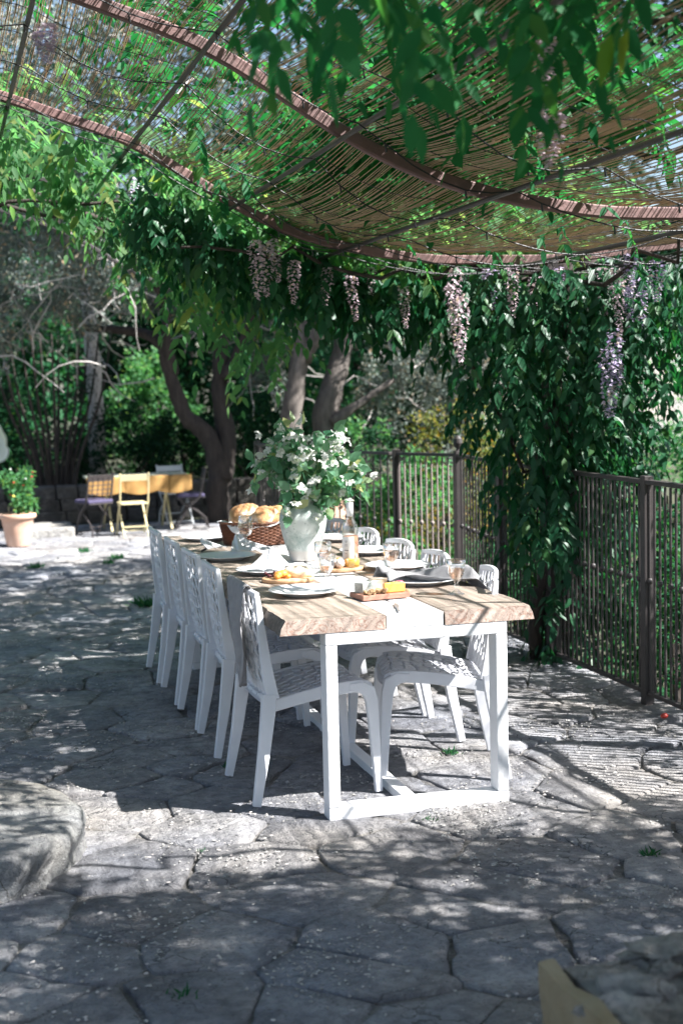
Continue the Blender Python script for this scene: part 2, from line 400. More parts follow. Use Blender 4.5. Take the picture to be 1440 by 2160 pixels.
# ------------------------------------------------------------------ leaves
def unit(a): return a/np.maximum(np.linalg.norm(a, axis=-1, keepdims=True), 1e-9)
def leaf_arrays(B, D, Nn, Ln, Wd, simple=False, fold=.25):
    D = unit(D); S = unit(np.cross(D, Nn)); Nn = np.cross(S, D)
    Ln = Ln[:, None]; Wd = Wd[:, None]
    if simple:
        V = np.stack([B, B+D*Ln*.45+S*Wd*.5+Nn*Wd*fold*.5, B+D*Ln, B+D*Ln*.45-S*Wd*.5+Nn*Wd*fold*.5], 1)
        k = 4; T = [np.array([[0, 1, 2], [0, 2, 3]])]
    else:
        dr = -Nn*Ln*.10
        V = np.stack([B, B+D*Ln*.28+S*Wd*.46+Nn*Wd*fold*.4, B+D*Ln*.30, B+D*Ln*.28-S*Wd*.46+Nn*Wd*fold*.4,
                      B+D*Ln*.62+S*Wd*.40+Nn*Wd*fold*.3+dr*.4, B+D*Ln*.64+dr*.4, B+D*Ln*.62-S*Wd*.40+Nn*Wd*fold*.3+dr*.4, B+D*Ln+dr], 1)
        k = 8; T = [np.array([[0, 2, 1], [0, 3, 2], [4, 5, 7], [5, 6, 7]]), np.array([[1, 2, 5, 4], [2, 3, 6, 5]])]
    n = len(B); off = (np.arange(n)*k)[:, None, None]
    return V.reshape(-1, 3), [(t[None]+off).reshape(-1, t.shape[1]) for t in T]
LEAF_ONE = {}
def unit_leaf(m):
    if m.name not in LEAF_ONE:
        v, f = leaf_arrays(np.zeros((1, 3)), np.array([[0, 1., 0]]), np.array([[0, 0, 1.]]), np.array([1.]), np.array([1.]))
        me = fast_mesh('leaf', v, f, True); me.materials.append(m); LEAF_ONE[m.name] = me
    return LEAF_ONE[m.name]
def foliage(parent, arr, m, n_obj=0, simple=False, name='foliage', minpx=9):
    B, D, Nn, Ln, Wd = arr
    rest = np.ones(len(B), bool)
    if n_obj:
        q = proj(B+unit(D)*Ln[:, None]*.5)
        size = np.sqrt(Ln*Wd)*F_PX/np.maximum(q[:, 2], .3)
        inside = (q[:, 0] > -20) & (q[:, 0] < 1460) & (q[:, 1] > -20) & (q[:, 1] < 2180) & (q[:, 2] > .4)
        size = np.where(inside, size, 0)
        pick = np.argsort(-size)[:n_obj]; pick = pick[size[pick] > minpx]
        rest[pick] = False; me = unit_leaf(m)
        Du = unit(D); S = unit(np.cross(Du, Nn)); N2 = np.cross(S, Du)
        for i in pick:
            o = bpy.data.objects.new('leaf', me); COL.objects.link(o); o.parent = parent
            mx = Matrix.Identity(4)
            for a in range(3):
                mx[a][0] = S[i][a]*Wd[i]; mx[a][1] = Du[i][a]*Ln[i]; mx[a][2] = N2[i][a]*Wd[i]; mx[a][3] = B[i][a]
            o.matrix_local = mx
    if rest.any():
        v, f = leaf_arrays(B[rest], D[rest], Nn[rest], Ln[rest], Wd[rest], simple)
        me = fast_mesh(name, v, f, True)
        o = link(name, me, parent, m); o['kind'] = 'stuff'
        return o
def cat_arr(a): return [np.concatenate([x[i] for x in a]) for i in range(5)]
def compound_leaves(P, Dr, L=.26, pairs=5, lf=.075, droop=.35, rr=RNG):
    """pinnate leaves: rachis from P along Dr, leaflets in pairs plus one at the tip"""
    n = len(P); Dr = unit(Dr); out = []
    L = L*rr.uniform(.75, 1.25, n); up = np.tile([0, 0, 1.], (n, 1))
    S = np.cross(Dr, up); S = np.where(np.linalg.norm(S, axis=1, keepdims=True) < .15, rr.normal(size=(n, 3)), S); S = unit(S)
    for k in range(pairs+1):
        t = .22+.78*k/pairs
        pos = P+Dr*(L*t)[:, None]; pos[:, 2] -= droop*L*t*t
        for s in ((-1, 1) if k < pairs else (0,)):
            d = Dr*.55+S*s*.9; d[:, 2] -= .35+droop; d = d+rr.normal(0, .18, (n, 3))
            nn = np.cross(S, Dr)+rr.normal(0, .35, (n, 3)); ln = lf*rr.uniform(.55, 1.3, n)
            out.append((pos.copy(), d, nn, ln, ln*rr.uniform(.32, .50, n)))
    return cat_arr(out)
def cloud_leaves(centers, radii, n, ln, wd, rr, outward=.5, down=0, flat=1):
    centers = np.atleast_2d(centers); k = len(centers)
    idx = rr.integers(0, k, n); g = unit(rr.normal(size=(n, 3)))*(rr.uniform(0, 1, (n, 1))**.45)
    off = g*np.asarray(radii)[idx] if np.ndim(radii) > 1 else g*np.asarray(radii)[idx][:, None]
    off[:, 2] *= flat
    d = unit(off)*outward+rr.normal(0, .6, (n, 3)); d[:, 2] -= down
    l = ln*rr.uniform(.6, 1.3, n)
    return [centers[idx]+off, d, rr.normal(0, .5, (n, 3))+np.array([0, 0, .8]), l, wd*l/ln]

# ================================================================== SETTING
# ground outside the terrace: lower on the right (garden), level behind
def ground_sheet():
    xs = np.concatenate([np.linspace(-120, -6, 10), np.linspace(-4, 14, 37), np.linspace(18, 120, 9)])
    ys = np.concatenate([np.linspace(-60, -8, 6), np.linspace(-6, 26, 49), np.linspace(32, 160, 9)])
    V = []
    for y in ys:
        for x in xs:
            z = -.03
            if x > 2.3 and y < 13: z = -.03-.9*min(1, (x-2.3)/.5)
            z += .10*mnoise.noise(Vector((x*.4, y*.4, 0)))*(1 if (x > 3 or y > 13 or x < -4) else 0) - (.06 if z > -.1 else 0)
            V.append((x, y, z))
    nx = len(xs); Fc = [(j*nx+i, j*nx+i+1, (j+1)*nx+i+1, (j+1)*nx+i) for j in range(len(ys)-1) for i in range(nx-1)]
    return fast_mesh('ground', V, [np.array(Fc)], True)
g = link('ground', ground_sheet(), None, MAT['soil']); g['kind'] = 'structure'

TX0, TX1, TY0, TY1 = -4.2, 2.28, -5.6, 12.3
def terrace_sheet():
    xs = np.linspace(TX0, TX1, 130); ys = np.linspace(TY0, TY1, 360); V = []
    for y in ys:
        for x in xs: V.append((x, y, -.007+.010*mnoise.noise(Vector((x*1.7, y*1.7, 3)))+.005*mnoise.noise(Vector((x*9, y*9, 1)))))
    nx = len(xs); Fc = [(j*nx+i, j*nx+i+1, (j+1)*nx+i+1, (j+1)*nx+i) for j in range(len(ys)-1) for i in range(nx-1)]
    b = len(V); n = len(ys)
    ring = [i for i in range(nx)]+[j*nx+nx-1 for j in range(1, n)]+[(n-1)*nx+i for i in range(nx-2, -1, -1)]+[j*nx for j in range(n-2, 0, -1)]
    for i in ring: V.append((V[i][0], V[i][1], -1.1))
    k = len(ring); Fc += [(ring[i], b+i, b+(i+1) % k, ring[(i+1) % k]) for i in range(k)]
    return fast_mesh('terrace_floor', V, [np.array(Fc)], True)
terrace = link('terrace_floor', terrace_sheet(), None, MAT['mortar']); terrace['kind'] = 'structure'

def flagstone(poly, seed):
    """irregular slab from a 2-D cell: worn rim, slightly domed top"""
    rr = random.Random(seed); c = np.mean(poly, 0); P = np.array(poly)
    gap = rr.uniform(-.002, .010); pts = []
    for i in range(len(P)):
        p, q = P[i], P[(i+1) % len(P)]; e = np.linalg.norm(q-p)
        if e < .025: continue
        k = max(2, min(6, int(e/.055)))
        for t in np.arange(k)/k:
            w = p+(q-p)*t
            if t == 0: w = w+(c-w)*min(.05, .005/max(.05, np.linalg.norm(c-w)))
            d = c-w; L = np.linalg.norm(d)
            j = .020*mnoise.noise(Vector((w[0]*19, w[1]*19, seed*.37)))+.034*mnoise.noise(Vector((w[0]*6, w[1]*6, seed*.11)))
            w = w+d/L*min(L*.4, max(.0025, gap+j)); pts.append(w)
    n = len(pts)
    if n < 4: return None
    h = rr.uniform(-.001, .010); tx, ty = rr.uniform(-.022, .022), rr.uniform(-.022, .022)
    def zt(w): return h+tx*(w[0]-c[0])+ty*(w[1]-c[1])+.007*mnoise.noise(Vector((w[0]*6, w[1]*6, 5)))
    V = []
    for w in pts: V.append((w[0]-c[0], w[1]-c[1], -.03))
    for w in pts: V.append((w[0]-c[0], w[1]-c[1], zt(w)-.005))
    for w in pts:
        u = w+(c-w)*min(.35, .009/np.linalg.norm(c-w)); V.append((u[0]-c[0], u[1]-c[1], zt(u)+.0005))
    for w in pts:
        u = w+(c-w)*.5; V.append((u[0]-c[0], u[1]-c[1], zt(u)+.0015))
    Q = []
    for a in range(3):
        for i in range(n): Q.append((a*n+i, a*n+(i+1) % n, (a+1)*n+(i+1) % n, (a+1)*n+i))
    return c, V, Q, list(range(3*n, 4*n))
rect = (-2.2, -3.0, 2.24, 12.25)
def mixed(rect, n, seed):
    rr = np.random.default_rng(seed); P = []; D_ = []
    for _ in range(n):
        q = (rr.uniform(rect[0], rect[2]), rr.uniform(rect[1], rect[3])); d = .13+.23*rr.uniform()**.8
        if all((q[0]-a)**2+(q[1]-b)**2 > (max(d, e)*.5+min(d, e)*.5)**2 for (a, b), e in zip(P, D_)): P.append(q); D_.append(d)
    return np.array(P)
FP = mixed(rect, 1500, 5)
cells = voronoi(FP, rect)
rank = []
for i, poly in enumerate(cells):
    if len(poly) < 3: continue
    c = np.mean(poly, 0); q = proj([[c[0], c[1], 0]])[0]
    vis = -60 < q[0] < 1500 and -60 < q[1] < 2230
    rank.append((0 if vis else 1, q[2], i))
rank.sort()
rV, rF = [], []
for k, (hid, dist, i) in enumerate(rank):
    s = flagstone(cells[i], i)
    if s is None: continue
    c, V, Q, top = s
    if k < 296:
        me = bpy.data.meshes.new('stone'); me.from_pydata(V, [], Q+[tuple(top)]); me.update()
        me.polygons.foreach_set('use_smooth', [True]*len(me.polygons))
        o = link('stone', me, terrace, MAT['flag']); o.location = (c[0], c[1], 0)
    else:
        b = len(rV); rV += [(v[0]+c[0], v[1]+c[1], v[2]) for v in V]
        rF += [tuple(b+j for j in f) for f in Q+[tuple(top)]]
me = bpy.data.meshes.new('stones'); me.from_pydata(rV, [], rF); me.update(); me.polygons.foreach_set('use_smooth', [True]*len(me.polygons))
o = link('stones', me, terrace, MAT['flag']); o['kind'] = 'stuff'

# loose gravel and fallen petals
def scatter_bits(name, n, size, flat, m, seed, xr=(-1.6, 2.2), yr=(-2.6, 11), dens=None, z=.012):
    rr = np.random.default_rng(seed); V = []; Fc = []
    ico = np.array([(1, 0, 0), (-1, 0, 0), (0, 1, 0), (0, -1, 0), (0, 0, 1), (0, 0, -1)], float)
    fi = np.array([(0, 2, 4), (2, 1, 4), (1, 3, 4), (3, 0, 4), (2, 0, 5), (1, 2, 5), (3, 1, 5), (0, 3, 5)])
    k = 0
    while k < n:
        t = rr.uniform(0, 1)**1.7
        p = np.array([rr.uniform(*xr), yr[0]+(yr[1]-yr[0])*t])
        if dens and rr.uniform() > dens(p): continue
        s = size*rr.uniform(.5, 1.6)
        q = ico*rr.uniform(.55, 1.3, (6, 3))*s; q[:, 2] *= flat
        a = rr.uniform(0, 6.28); ca, sa = math.cos(a), math.sin(a)
        q = np.stack([q[:, 0]*ca-q[:, 1]*sa*.7, q[:, 0]*sa+q[:, 1]*ca*.7, q[:, 2]], 1)
        V.append(q+np.array([p[0], p[1], z])); Fc.append(fi+k*6); k += 1
    o = link(name, fast_mesh(name, np.concatenate(V), [np.concatenate(Fc)], False), None, m)
    o['kind'] = 'stuff'; return o
def nd(sc, off, lo=-.05):
    return lambda p: min(1, max(.03, (mnoise.noise(Vector((p[0]*sc, p[1]*sc, off)))-lo)*2.6))
MAT['gravel'] = M('limestone_grit', (.42, .41, .39), (.22, .21, .20), 30, .9, world=True)
MAT['fallen'] = M('fallen_petals', (.58, .54, .52), (.42, .38, .36), 30, .9, world=True)
setp(scatter_bits('gravel', 15000, .0062, .55, MAT['gravel'], 3, dens=nd(2.2, 4)), 'fine pale limestone grit lying loose over the flagstones', 'gravel')
setp(scatter_bits('fallen_petals', 1500, .0075, .25, MAT['fallen'], 4, yr=(-2.4, 6), dens=nd(1.5, 9), z=.016), 'small pale fallen wisteria petals strewn over the flagstones', 'petals')

# weeds in the joints
def tuft(P, n, s, seed):
    rr = np.random.default_rng(seed); n = int(n)
    B = np.tile(np.array(P, float), (n, 1)); B[:, :2] += rr.normal(0, s*.5, (n, 2)); B[:, 2] = .003
    D = rr.normal(0, .6, (n, 3)); D[:, 2] = rr.uniform(.3, 1.2, n)
    L = s*rr.uniform(.5, 1.2, n)
    return [B, D, rr.normal(0, .5, (n, 3))+[0, -.5, .6], L, L*.2]
parts = []
for k, (px, py, s, n) in enumerate([(1370, 1808, .05, 26), (950, 1592, .06, 26), (1190, 2075, .05, 16), (385, 2105, .05, 14), (310, 1280, .13, 70), (75, 1200, .10, 60), (250, 1180, .10, 50),
                                    (330, 1165, .07, 40), (180, 1165, .09, 50), (910, 1735, .04, 16), (480, 1620, .04, 14), (230, 1190, .08, 40), (430, 1800, .03, 10)]):
    parts.append(tuft(pz(px, py, 0), n*1.6, s*.62, k))
o = foliage(None, cat_arr(parts), MAT['bush'], name='weeds'); setp(o, 'small green weeds sprouting from the joints of the paving', 'weeds')

# step stone at the left edge
def step_stone():
    n = 130; rr = random.Random(2); V = []; Fc = []
    cx, cy = -1.28, -.02
    rings = [(.96, -.02), (.985, .03), (.97, .06), (1.0, .095), (.99, .125), (.965, .142), (.92, .150), (.7, .155), (.4, .158)]
    for k, (f, z) in enumerate(rings):
        for j in range(n):
            a = 2*math.pi*j/n; r = .535*(1+.16*max(0, math.sin(a))**2)
            d = 1+.045*mnoise.noise(Vector((math.cos(a)*2.2, math.sin(a)*2.2, z*7)))+.035*mnoise.noise(Vector((math.cos(a)*9, math.sin(a)*9, z*16)))+(.05*abs(mnoise.noise(Vector((math.cos(a)*14, math.sin(a)*14, z*5))))*(-1 if k < 4 else 0))
            V.append((cx+math.cos(a)*r*f*d, cy+math.sin(a)*r*f*d, z+.010*mnoise.noise(Vector((math.cos(a)*f*5, math.sin(a)*f*5, k)))))
    for k in range(len(rings)-1):
        for j in range(n): Fc.append((k*n+j, k*n+(j+1) % n, (k+1)*n+(j+1) % n, (k+1)*n+j))
    Fc.append(tuple(range((len(rings)-1)*n, len(rings)*n)))
    me = bpy.data.meshes.new('stone_step'); me.from_pydata(V, [], Fc); me.update(); me.polygons.foreach_set('use_smooth', [True]*len(Fc))
    return link('stone_step', me, None, MAT['step'])
setp(step_stone(), 'thick round worn limestone step at the left edge of the terrace', 'stone step')

# low rubble wall in the near right corner
lw = thing('low_stone_wall', 'low rubble wall end with an ochre facing stone in the near right corner', 'low wall', (0, -2.3, 0))
b = MB()
bm_ = bmesh.new(); bmesh.ops.create_cube(bm_, size=1); bmesh.ops.subdivide_edges(bm_, edges=bm_.edges[:], cuts=9, use_grid_fill=True)
for v in bm_.verts:
    p = Vector((.02+v.co.x*.035, -.55+v.co.y*1.08, .185+v.co.z*.40)); q = mnoise.noise_vector(p*6)*.014+mnoise.noise_vector(p*17)*.007
    v.co = p+q+Vector((-.05*max(0, -p.y), 0, .03*mnoise.noise(Vector((0, p.y*4, 3)))*(1 if p.z > .2 else 0)))
bm_.verts.index_update(); b.add([v.co for v in bm_.verts], [[v.index for v in f.verts] for f in bm_.faces]); bm_.free()
b.build('facing_stone', MAT['blockside'], lw)
b = MB(); b.box((.75, -.56, .18), (1.40, 1.08, .38)); b.build('core', MAT['rubble'], lw)
rw = random.Random(5)
for k in range(110):
    x = .05+1.4*rw.uniform(0, 1)**1.4; y = rw.uniform(-1.1, .0)
    s = rw.uniform(.05, .14)
    q = MB().blob((0, 0, 0), (s, s*rw.uniform(.5, .9), s*rw.uniform(.3, .45)), 3, .55, 2.2, seed=k, rot=Matrix.Rotation(rw.uniform(0, 3), 3, 'Z') @ Matrix.Rotation(rw.uniform(-.4, .4), 3, 'X'))
    o = q.build('stone', MAT['rubble'], lw); o.location = (x, y, rw.uniform(.350, .385))

# low dark wall behind the yellow table
bw = thing('garden_wall', 'low dark dry stone wall along the back of the terrace', 'low wall', (-1.2, 12.75, 0))
rw = random.Random(8)
for row in range(3):
    x = -2.2+rw.uniform(0, .2)
    while x < 6.0:
        w = rw.uniform(.22, .48)
        q = MB(); q.box((0, 0, 0), (w-.015, .34, .155), bev=.025)
        q.v = [(v[0]+.02*mnoise.noise(Vector((v[0]*6+x, v[1]*6, v[2]*6))), v[1]+.02*mnoise.noise(Vector((v[0]*6, v[1]*6+x, v[2]*6))), v[2]) for v in q.v]
        o = q.build('stone', MAT['darkwall'], bw); o.location = (x+w/2, rw.uniform(-.02, .02), .075+row*.15)
        x += w
# pale slab by the pot
c = pz(100, 1135, 0)
q = MB(); q.box((0, 0, .05), (.62, .75, .14), bev=.03)
q.v = [(v[0]+.03*mnoise.noise(Vector((v[0]*4, v[1]*4, 1))), v[1]+.03*mnoise.noise(Vector((v[0]*4, v[1]*4, 7))), v[2]) for v in q.v]
o = q.build('stone_block', MAT['step']); o.location = (c[0]-.02, c[1]+.25, 0); setp(o, 'flat pale stone block behind the terracotta flower pot', 'stone block')

# ================================================================== PERGOLA
PROF = np.array([(-4.4, 2.45), (-3.7, 2.98), (-2.8, 3.26), (-2.0, 3.34), (-1.4, 3.25), (-.81, 3.09), (-.2, 2.895), (.08, 2.74), (.38, 2.55), (.70, 2.41), (1.0, 2.335), (1.45, 2.275), (2.2, 2.28), (3.0, 2.37), (3.35, 2.42)])
def prof(x):
    x = np.asarray(x, float)
    k = .12; return (np.interp(x-k, *PROF.T)+2*np.interp(x, *PROF.T)+np.interp(x+k, *PROF.T))/4
ARCH_Y = [-3.0, .35, 2.5, 4.65, 6.8]  # farthest arch added to carry leaves that shade the far paving
pg = thing('pergola', 'rust red steel pergola of curved arches and thin purlins over the dining table', 'pergola', (0, 0, 0))
xs = np.linspace(-4.35, 3.3, 60)
for ay in ARCH_Y:
    b = MB(); b.sweep([(x, ay, float(prof(x))) for x in xs], (0, 1, 0), .042 if ay < 3 else .03, .050 if ay < 3 else .03); b.build('arch', MAT['rust' if ay < 3 else 'iron'], pg)
    for px_ in ((2.12, -4.25) if ay < 4 else (-4.25,)):
        z = float(prof(px_)); b = MB(); b.box((px_, ay-.062 if px_ > 0 else ay, (z-.02)/2), (.07, .07, z-.02), bev=.006); b.build('post', MAT['iron'], pg)
PURL = [-3.4, -2.4, -1.5, -.78, -.19, .33, .90, 1.9, 2.9]
for x in PURL:
    z = float(prof(x))-.050
    b = MB(); b.tube([(x, -3.1, z), (x, 7.1, z)], .0105, 8); b.build('purlin', MAT['iron'], pg)

# reed mat lying over the arches
mat_t = thing('reed_mat', 'sun bleached split reed mat laid over the pergola arches', 'reed mat', (0, 0, 0))
def mat_z(x, y):
    """height of the mat: over the arches, sagging between them and between the purlins"""
    z = prof(x)+.052
    t = (np.asarray(y)-.35)/2.15; f = t-np.floor(t)
    sag = .075*(4*f*(1-f))
    pi = np.array(PURL); j = np.clip(np.searchsorted(pi, x)-1, 0, len(pi)-2); u = np.clip((x-pi[j])/(pi[j+1]-pi[j]), 0, 1)
    return z-sag*(.35+.65*4*u*(1-u))
def build_reeds():
    rr = np.random.default_rng(21); V = []; Fq = []; off = 0
    x = -3.3
    while x < 3.02:
        # pitch measured along the slope
        sl = float((prof(x+.05)-prof(x-.05))/.1); dx = .0100/math.sqrt(1+sl*sl)
        dens = mnoise.noise(Vector((x*1.7, 0, 4)))
        x += dx*rr.uniform(.88, 1.12)
        y0 = -2.35+rr.normal(0, .02)
        for seg in range(3):
            y1 = y0+rr.uniform(1.5, 1.95)
            if seg == 2: y1 = 2.58+rr.normal(0, .025)
            if rr.uniform() < (.30 if x > 1.15 and seg < 2 else .04)+.16*max(0, mnoise.noise(Vector((x*2.5, y0, 2)))): y0 = y1; continue
            n = 9; ys = np.linspace(y0, y1, n)
            xx = x+.006*np.sin(ys*1.3+rr.uniform(0, 6))+rr.normal(0, .0012)*(ys-y0)+rr.normal(0, .0007, n)
            zz = mat_z(xx, ys)+rr.normal(0, .001, n)+rr.normal(0, .0012)
            r = rr.uniform(.0017, .0027)
            for a in (0, 2.094, 4.189):
                V.append(np.stack([xx+math.cos(a+.5)*r, ys, zz+math.sin(a+.5)*r], 1))
            for a in range(3):
                i0 = off+a*n; i1 = off+((a+1) % 3)*n
                for k in range(n-1): Fq.append((i0+k, i1+k, i1+k+1, i0+k+1))
            off += 3*n
            y0 = y1
    return fast_mesh('reeds', np.concatenate(V), [np.array(Fq)], True)
o = link('reeds', build_reeds(), mat_t, MAT['reed']); o['kind'] = 'stuff'
# twisted wires that bind the reeds
rw = np.random.default_rng(5)
for y in np.arange(-2.2, 2.55, .38):
    xs2 = np.linspace(-3.2, 3.0, 110); yy = y+.02*np.sin(xs2*2+y)
    zz = mat_z(xs2, yy)-.0035
    b = MB(); b.tube([(a, c, d) for a, c, d in zip(xs2, yy, zz)], .0016, 4, caps=False); b.build('binding_wire', MAT['cable'], mat_t)
# string lights
sl = thing('string_lights', 'black string light cable looped under the reed mat', 'string lights', (0, 0, 0))
def cable(ys, name='cable'):
    b = MB(); bl = MB()
    for (y0, y1, x0, x1, s) in ys:
        k = 40; t = np.linspace(0, 1, k); xx = x0+(x1-x0)*t; yy = y0+(y1-y0)*t+.02*np.sin(t*9)
        nseg = [p for p in PURL if x0 <= p <= x1]
        zz = prof(xx)-.055
        pi = np.array(PURL); j = np.clip(np.searchsorted(pi, xx)-1, 0, len(pi)-2); u = np.clip((xx-pi[j])/(pi[j+1]-pi[j]), 0, 1)
        zz = zz-s*4*u*(1-u)
        b.tube(list(zip(xx, yy, zz)), .003, 5, caps=False)
        for q in range(2, k-1, 3):
            bl.tube([(xx[q], yy[q], zz[q]), (xx[q]+.004, yy[q], zz[q]-.03)], [.003, .0045], 5)
    b.build('cable', MAT['cable'], sl); o = bl.build('bulbs', MAT['cable'], sl); o['kind'] = 'stuff'
cable([(2.1, 2.3, -1.4, 3.0, .05), (1.35, 1.5, -1.4, 3.0, .07), (.75, .6, -1.0, 3.0, .09), (-.1, .05, -1.0, 2.9, .06), (-.8, -.6, -.6, 2.9, .09), (2.42, 2.46, -.9, 2.9, .03), (1.9, 1.75, .33, 2.9, .05)])

# ================================================================== FENCES
def fence(name, label, pts, post_at, h=1.12, sp=.053, fin=(), bm='iron'):
    t = thing(name, label, 'fence', (pts[0][0], pts[0][1], 0)); o0 = Vector((pts[0][0], pts[0][1], 0))
    bb = MB(); bb.tube([(0, 0, .075), (0, 0, h-.03)], .0066, 6, caps=False); bar_me = bb.mesh('bar', True); bar_me.materials.append(MAT[bm])
    kk = MB(); kk.lathe([(.001, -.018), (.013, -.012), (.016, 0), (.013, .012), (.001, .018)], 8); kn_me = kk.mesh('knob', True); kn_me.materials.append(MAT[bm])
    cnt = 0
    for a, c in zip(pts[:-1], pts[1:]):
        a3, c3 = Vector((a[0], a[1], 0)), Vector((c[0], c[1], 0)); d = c3-a3; L = d.length; d.normalize()
        ang = math.atan2(d.y, d.x); rot = Matrix.Rotation(ang, 3, 'Z'); mid = (a3+c3)/2-o0
        for (z, hh, ww, nm) in ((h-.015, .022, .042, 'top_rail'), (.065, .02, .03, 'bottom_rail')):
            b = MB(); b.box((mid.x, mid.y, z), (L-.002, ww, hh), rot, bev=.004); b.build(nm, MAT['iron'], t)
        n = int(L/sp)
        for i in range(n):
            p = a3+d*(L*(i+.5)/n)-o0
            o = bpy.data.objects.new('bar', bar_me); COL.objects.link(o); o.parent = t; o.location = (p.x, p.y, 0)
            if cnt % 2 == 0:
                k = bpy.data.objects.new('knob', kn_me); COL.objects.link(k); k.parent = o; k.location = (0, 0, .62)
            cnt += 1
    for i, (x, y) in enumerate(post_at):
        b = MB(); b.box((x-o0.x, y-o0.y, (h+.015)/2), (.05, .05, h+.015), bev=.004)
        if i in fin: b.lathe([(.014, 0), (.014, .02), (.026, .03), (.034, .055), (.030, .085), (.012, .105), (.002, .11)], 12, c=(x-o0.x, y-o0.y, h+.013))
        b.build('post', MAT['iron'], t, smooth=False)
    return t
fence('iron_fence', 'dark iron bar fence running along the right edge of the terrace', [(2.12, -3.0), (2.12, 1.31), (2.12, 3.22)], [(2.12, -3.0), (2.12, -.9), (2.12, 1.31), (2.12, 3.22)])
fence('iron_fence', 'oblique iron fence section between the vine and the post with a round finial', [(2.125, 3.25), (2.24, 4.28)], [(2.24, 4.31)], sp=.078, fin=(0,))
fence('iron_fence', 'short sunlit fence panel turning back behind the table and the bottle', [(2.24, 4.345), (1.95, 4.80)], [(1.95, 4.80)], sp=.047, bm='iron_pale')
fence('iron_fence', 'shaded dark iron fence panel behind the wine bottle and bouquet', [(1.93, 4.86), (1.60, 5.75), (1.45, 7.2)], [(1.60, 5.75), (1.45, 7.2)], sp=.085)

# ================================================================== DINING TABLE
TW, TL, TH = .95, 3.2, .76
tb = thing('dining_table', 'long wooden dining table on white steel frames with a white plank centre', 'table', (0, 0, 0))
def slab(x0, x1, live):
    """thick board; live = side (-1/1) carrying the bark edge"""
    ny = 90; V = []; Fc = []; mi = []
    ys = np.linspace(0, TL, ny); th = .054
    for y in ys:
        w = .020*mnoise.noise(Vector((y*2.1, live*5, 0)))+.009*mnoise.noise(Vector((y*13, live*3, 1)))
        w2 = .020*mnoise.noise(Vector((y*2.1, live*5, .25)))+.011*mnoise.noise(Vector((y*15, live*9, 4)))
        if live < 0: row = [(x0+w, TH), (x0-.014+w2, TH-th*.5), (x0-.020+w2, TH-th), (x1, TH-th), (x1, TH-.003), (x1-.003, TH)]
        else: row = [(x1+w, TH), (x0+.003, TH), (x0, TH-.003), (x0, TH-th), (x1+.020+w2, TH-th), (x1+.014+w2, TH-th*.5)]
        for (a, b) in row: V.append((a, y, b))
    k = 6
    for j in range(ny-1):
        for i in range(k):
            Fc.append((j*k+i, j*k+(i+1) % k, (j+1)*k+(i+1) % k, (j+1)*k+i))
            bark = (i in (0, 1)) if live < 0 else (i in (4, 5))
            mi.append(1 if bark else 0)
    Fc.append(tuple(range(k))); mi.append(2); Fc.append(tuple(range((ny-1)*k+k-1, (ny-1)*k-1, -1))); mi.append(2)
    me = bpy.data.meshes.new('slab'); me.from_pydata(V, [], Fc); me.polygons.foreach_set('material_index', mi); me.update()
    bm = bmesh.new(); bm.from_mesh(me); bmesh.ops.recalc_face_normals(bm, faces=bm.faces); bm.to_mesh(me); bm.free()
    return link('slab', me, tb, [MAT['wood'], MAT['bark_edge'], MAT['woodend']])
slab(.0, .380, -1); slab(.612, TW, 1)
for (x0, x1, y0, y1) in ((.385, .607, .004, .30), (.385, .490, .303, 3.19), (.502, .607, .303, 3.19)):
    b = MB(); b.box(((x0+x1)/2, (y0+y1)/2, TH-.0285), (x1-x0, y1-y0, .050), bev=.003); b.build('plank', MAT['white'], tb)
LX = (.170, .838)
for y in (.043, 3.05):
    for x in LX: b = MB(); b.box((x, y, .353), (.045, .082, .610), bev=.004); b.build('leg', MAT['white'], tb)
    for z in (.0235, .682): b = MB(); b.box(((LX[0]+LX[1])/2, y, z), (LX[1]-LX[0]+.045, .082, .047), bev=.004); b.build('cross_bar', MAT['white'], tb)
b = MB(); b.box((.49, 1.5465, .021), (.052, 2.925, .036), bev=.003); b.build('stretcher', MAT['white'], tb)
b = MB(); b.box((.49, 1.5465, .6905), (.052, 2.925, .028), bev=.003); b.build('rail', MAT['white'], tb)

# ================================================================== CHAIRS
def lat_cells(w, h, nx, ny, seed):
    rr = random.Random(seed); P = []
    for j in range(ny):
        for i in range(nx+(j % 2)):
            P.append(((i+.5-(.5 if j % 2 else 0))*w/nx+rr.uniform(-.28, .28)*w/nx, (j+.5)*h/ny+rr.uniform(-.25, .25)*h/ny))
    P = [p for p in P if 0 < p[0] < w and 0 < p[1] < h]
    return [c for c in voronoi(np.array(P), (0, 0, w, h), 16) if len(c) > 2]
def ring_pts(poly, kc, km):
    c = np.mean(poly, 0); O, I = [], []
    for i in range(len(poly)):
        p, q = np.array(poly[i]), np.array(poly[(i+1) % len(poly)]); m = (p+q)/2
        O += [p, m]; I += [c+(p-c)*kc, c+(m-c)*km]
    return c, O, I
SEATX = (-.185, .245)
def seat_z(x, y):
    t = (x-SEATX[0])/(SEATX[1]-SEATX[0])
    return .395+.055*math.sin(min(1, max(0, t))*1.75)-.030*max(0, (t-.86)/.14)**2-.010*(1-(y/.22)**2)
def back_pos(s, t, off=0):
    """s -1..1 across, t 0..1 up the back; off along the normal"""
    w = .205-.022*t; bow = .022*(1-s*s)
    x = -.180-.020*t-.016*t*t-bow*(.4+.6*t)-.018*(1-t)**4*-1; z = .405+.398*t
    return Vector((x-off, s*w, z+.012*(1-s*s)*t))
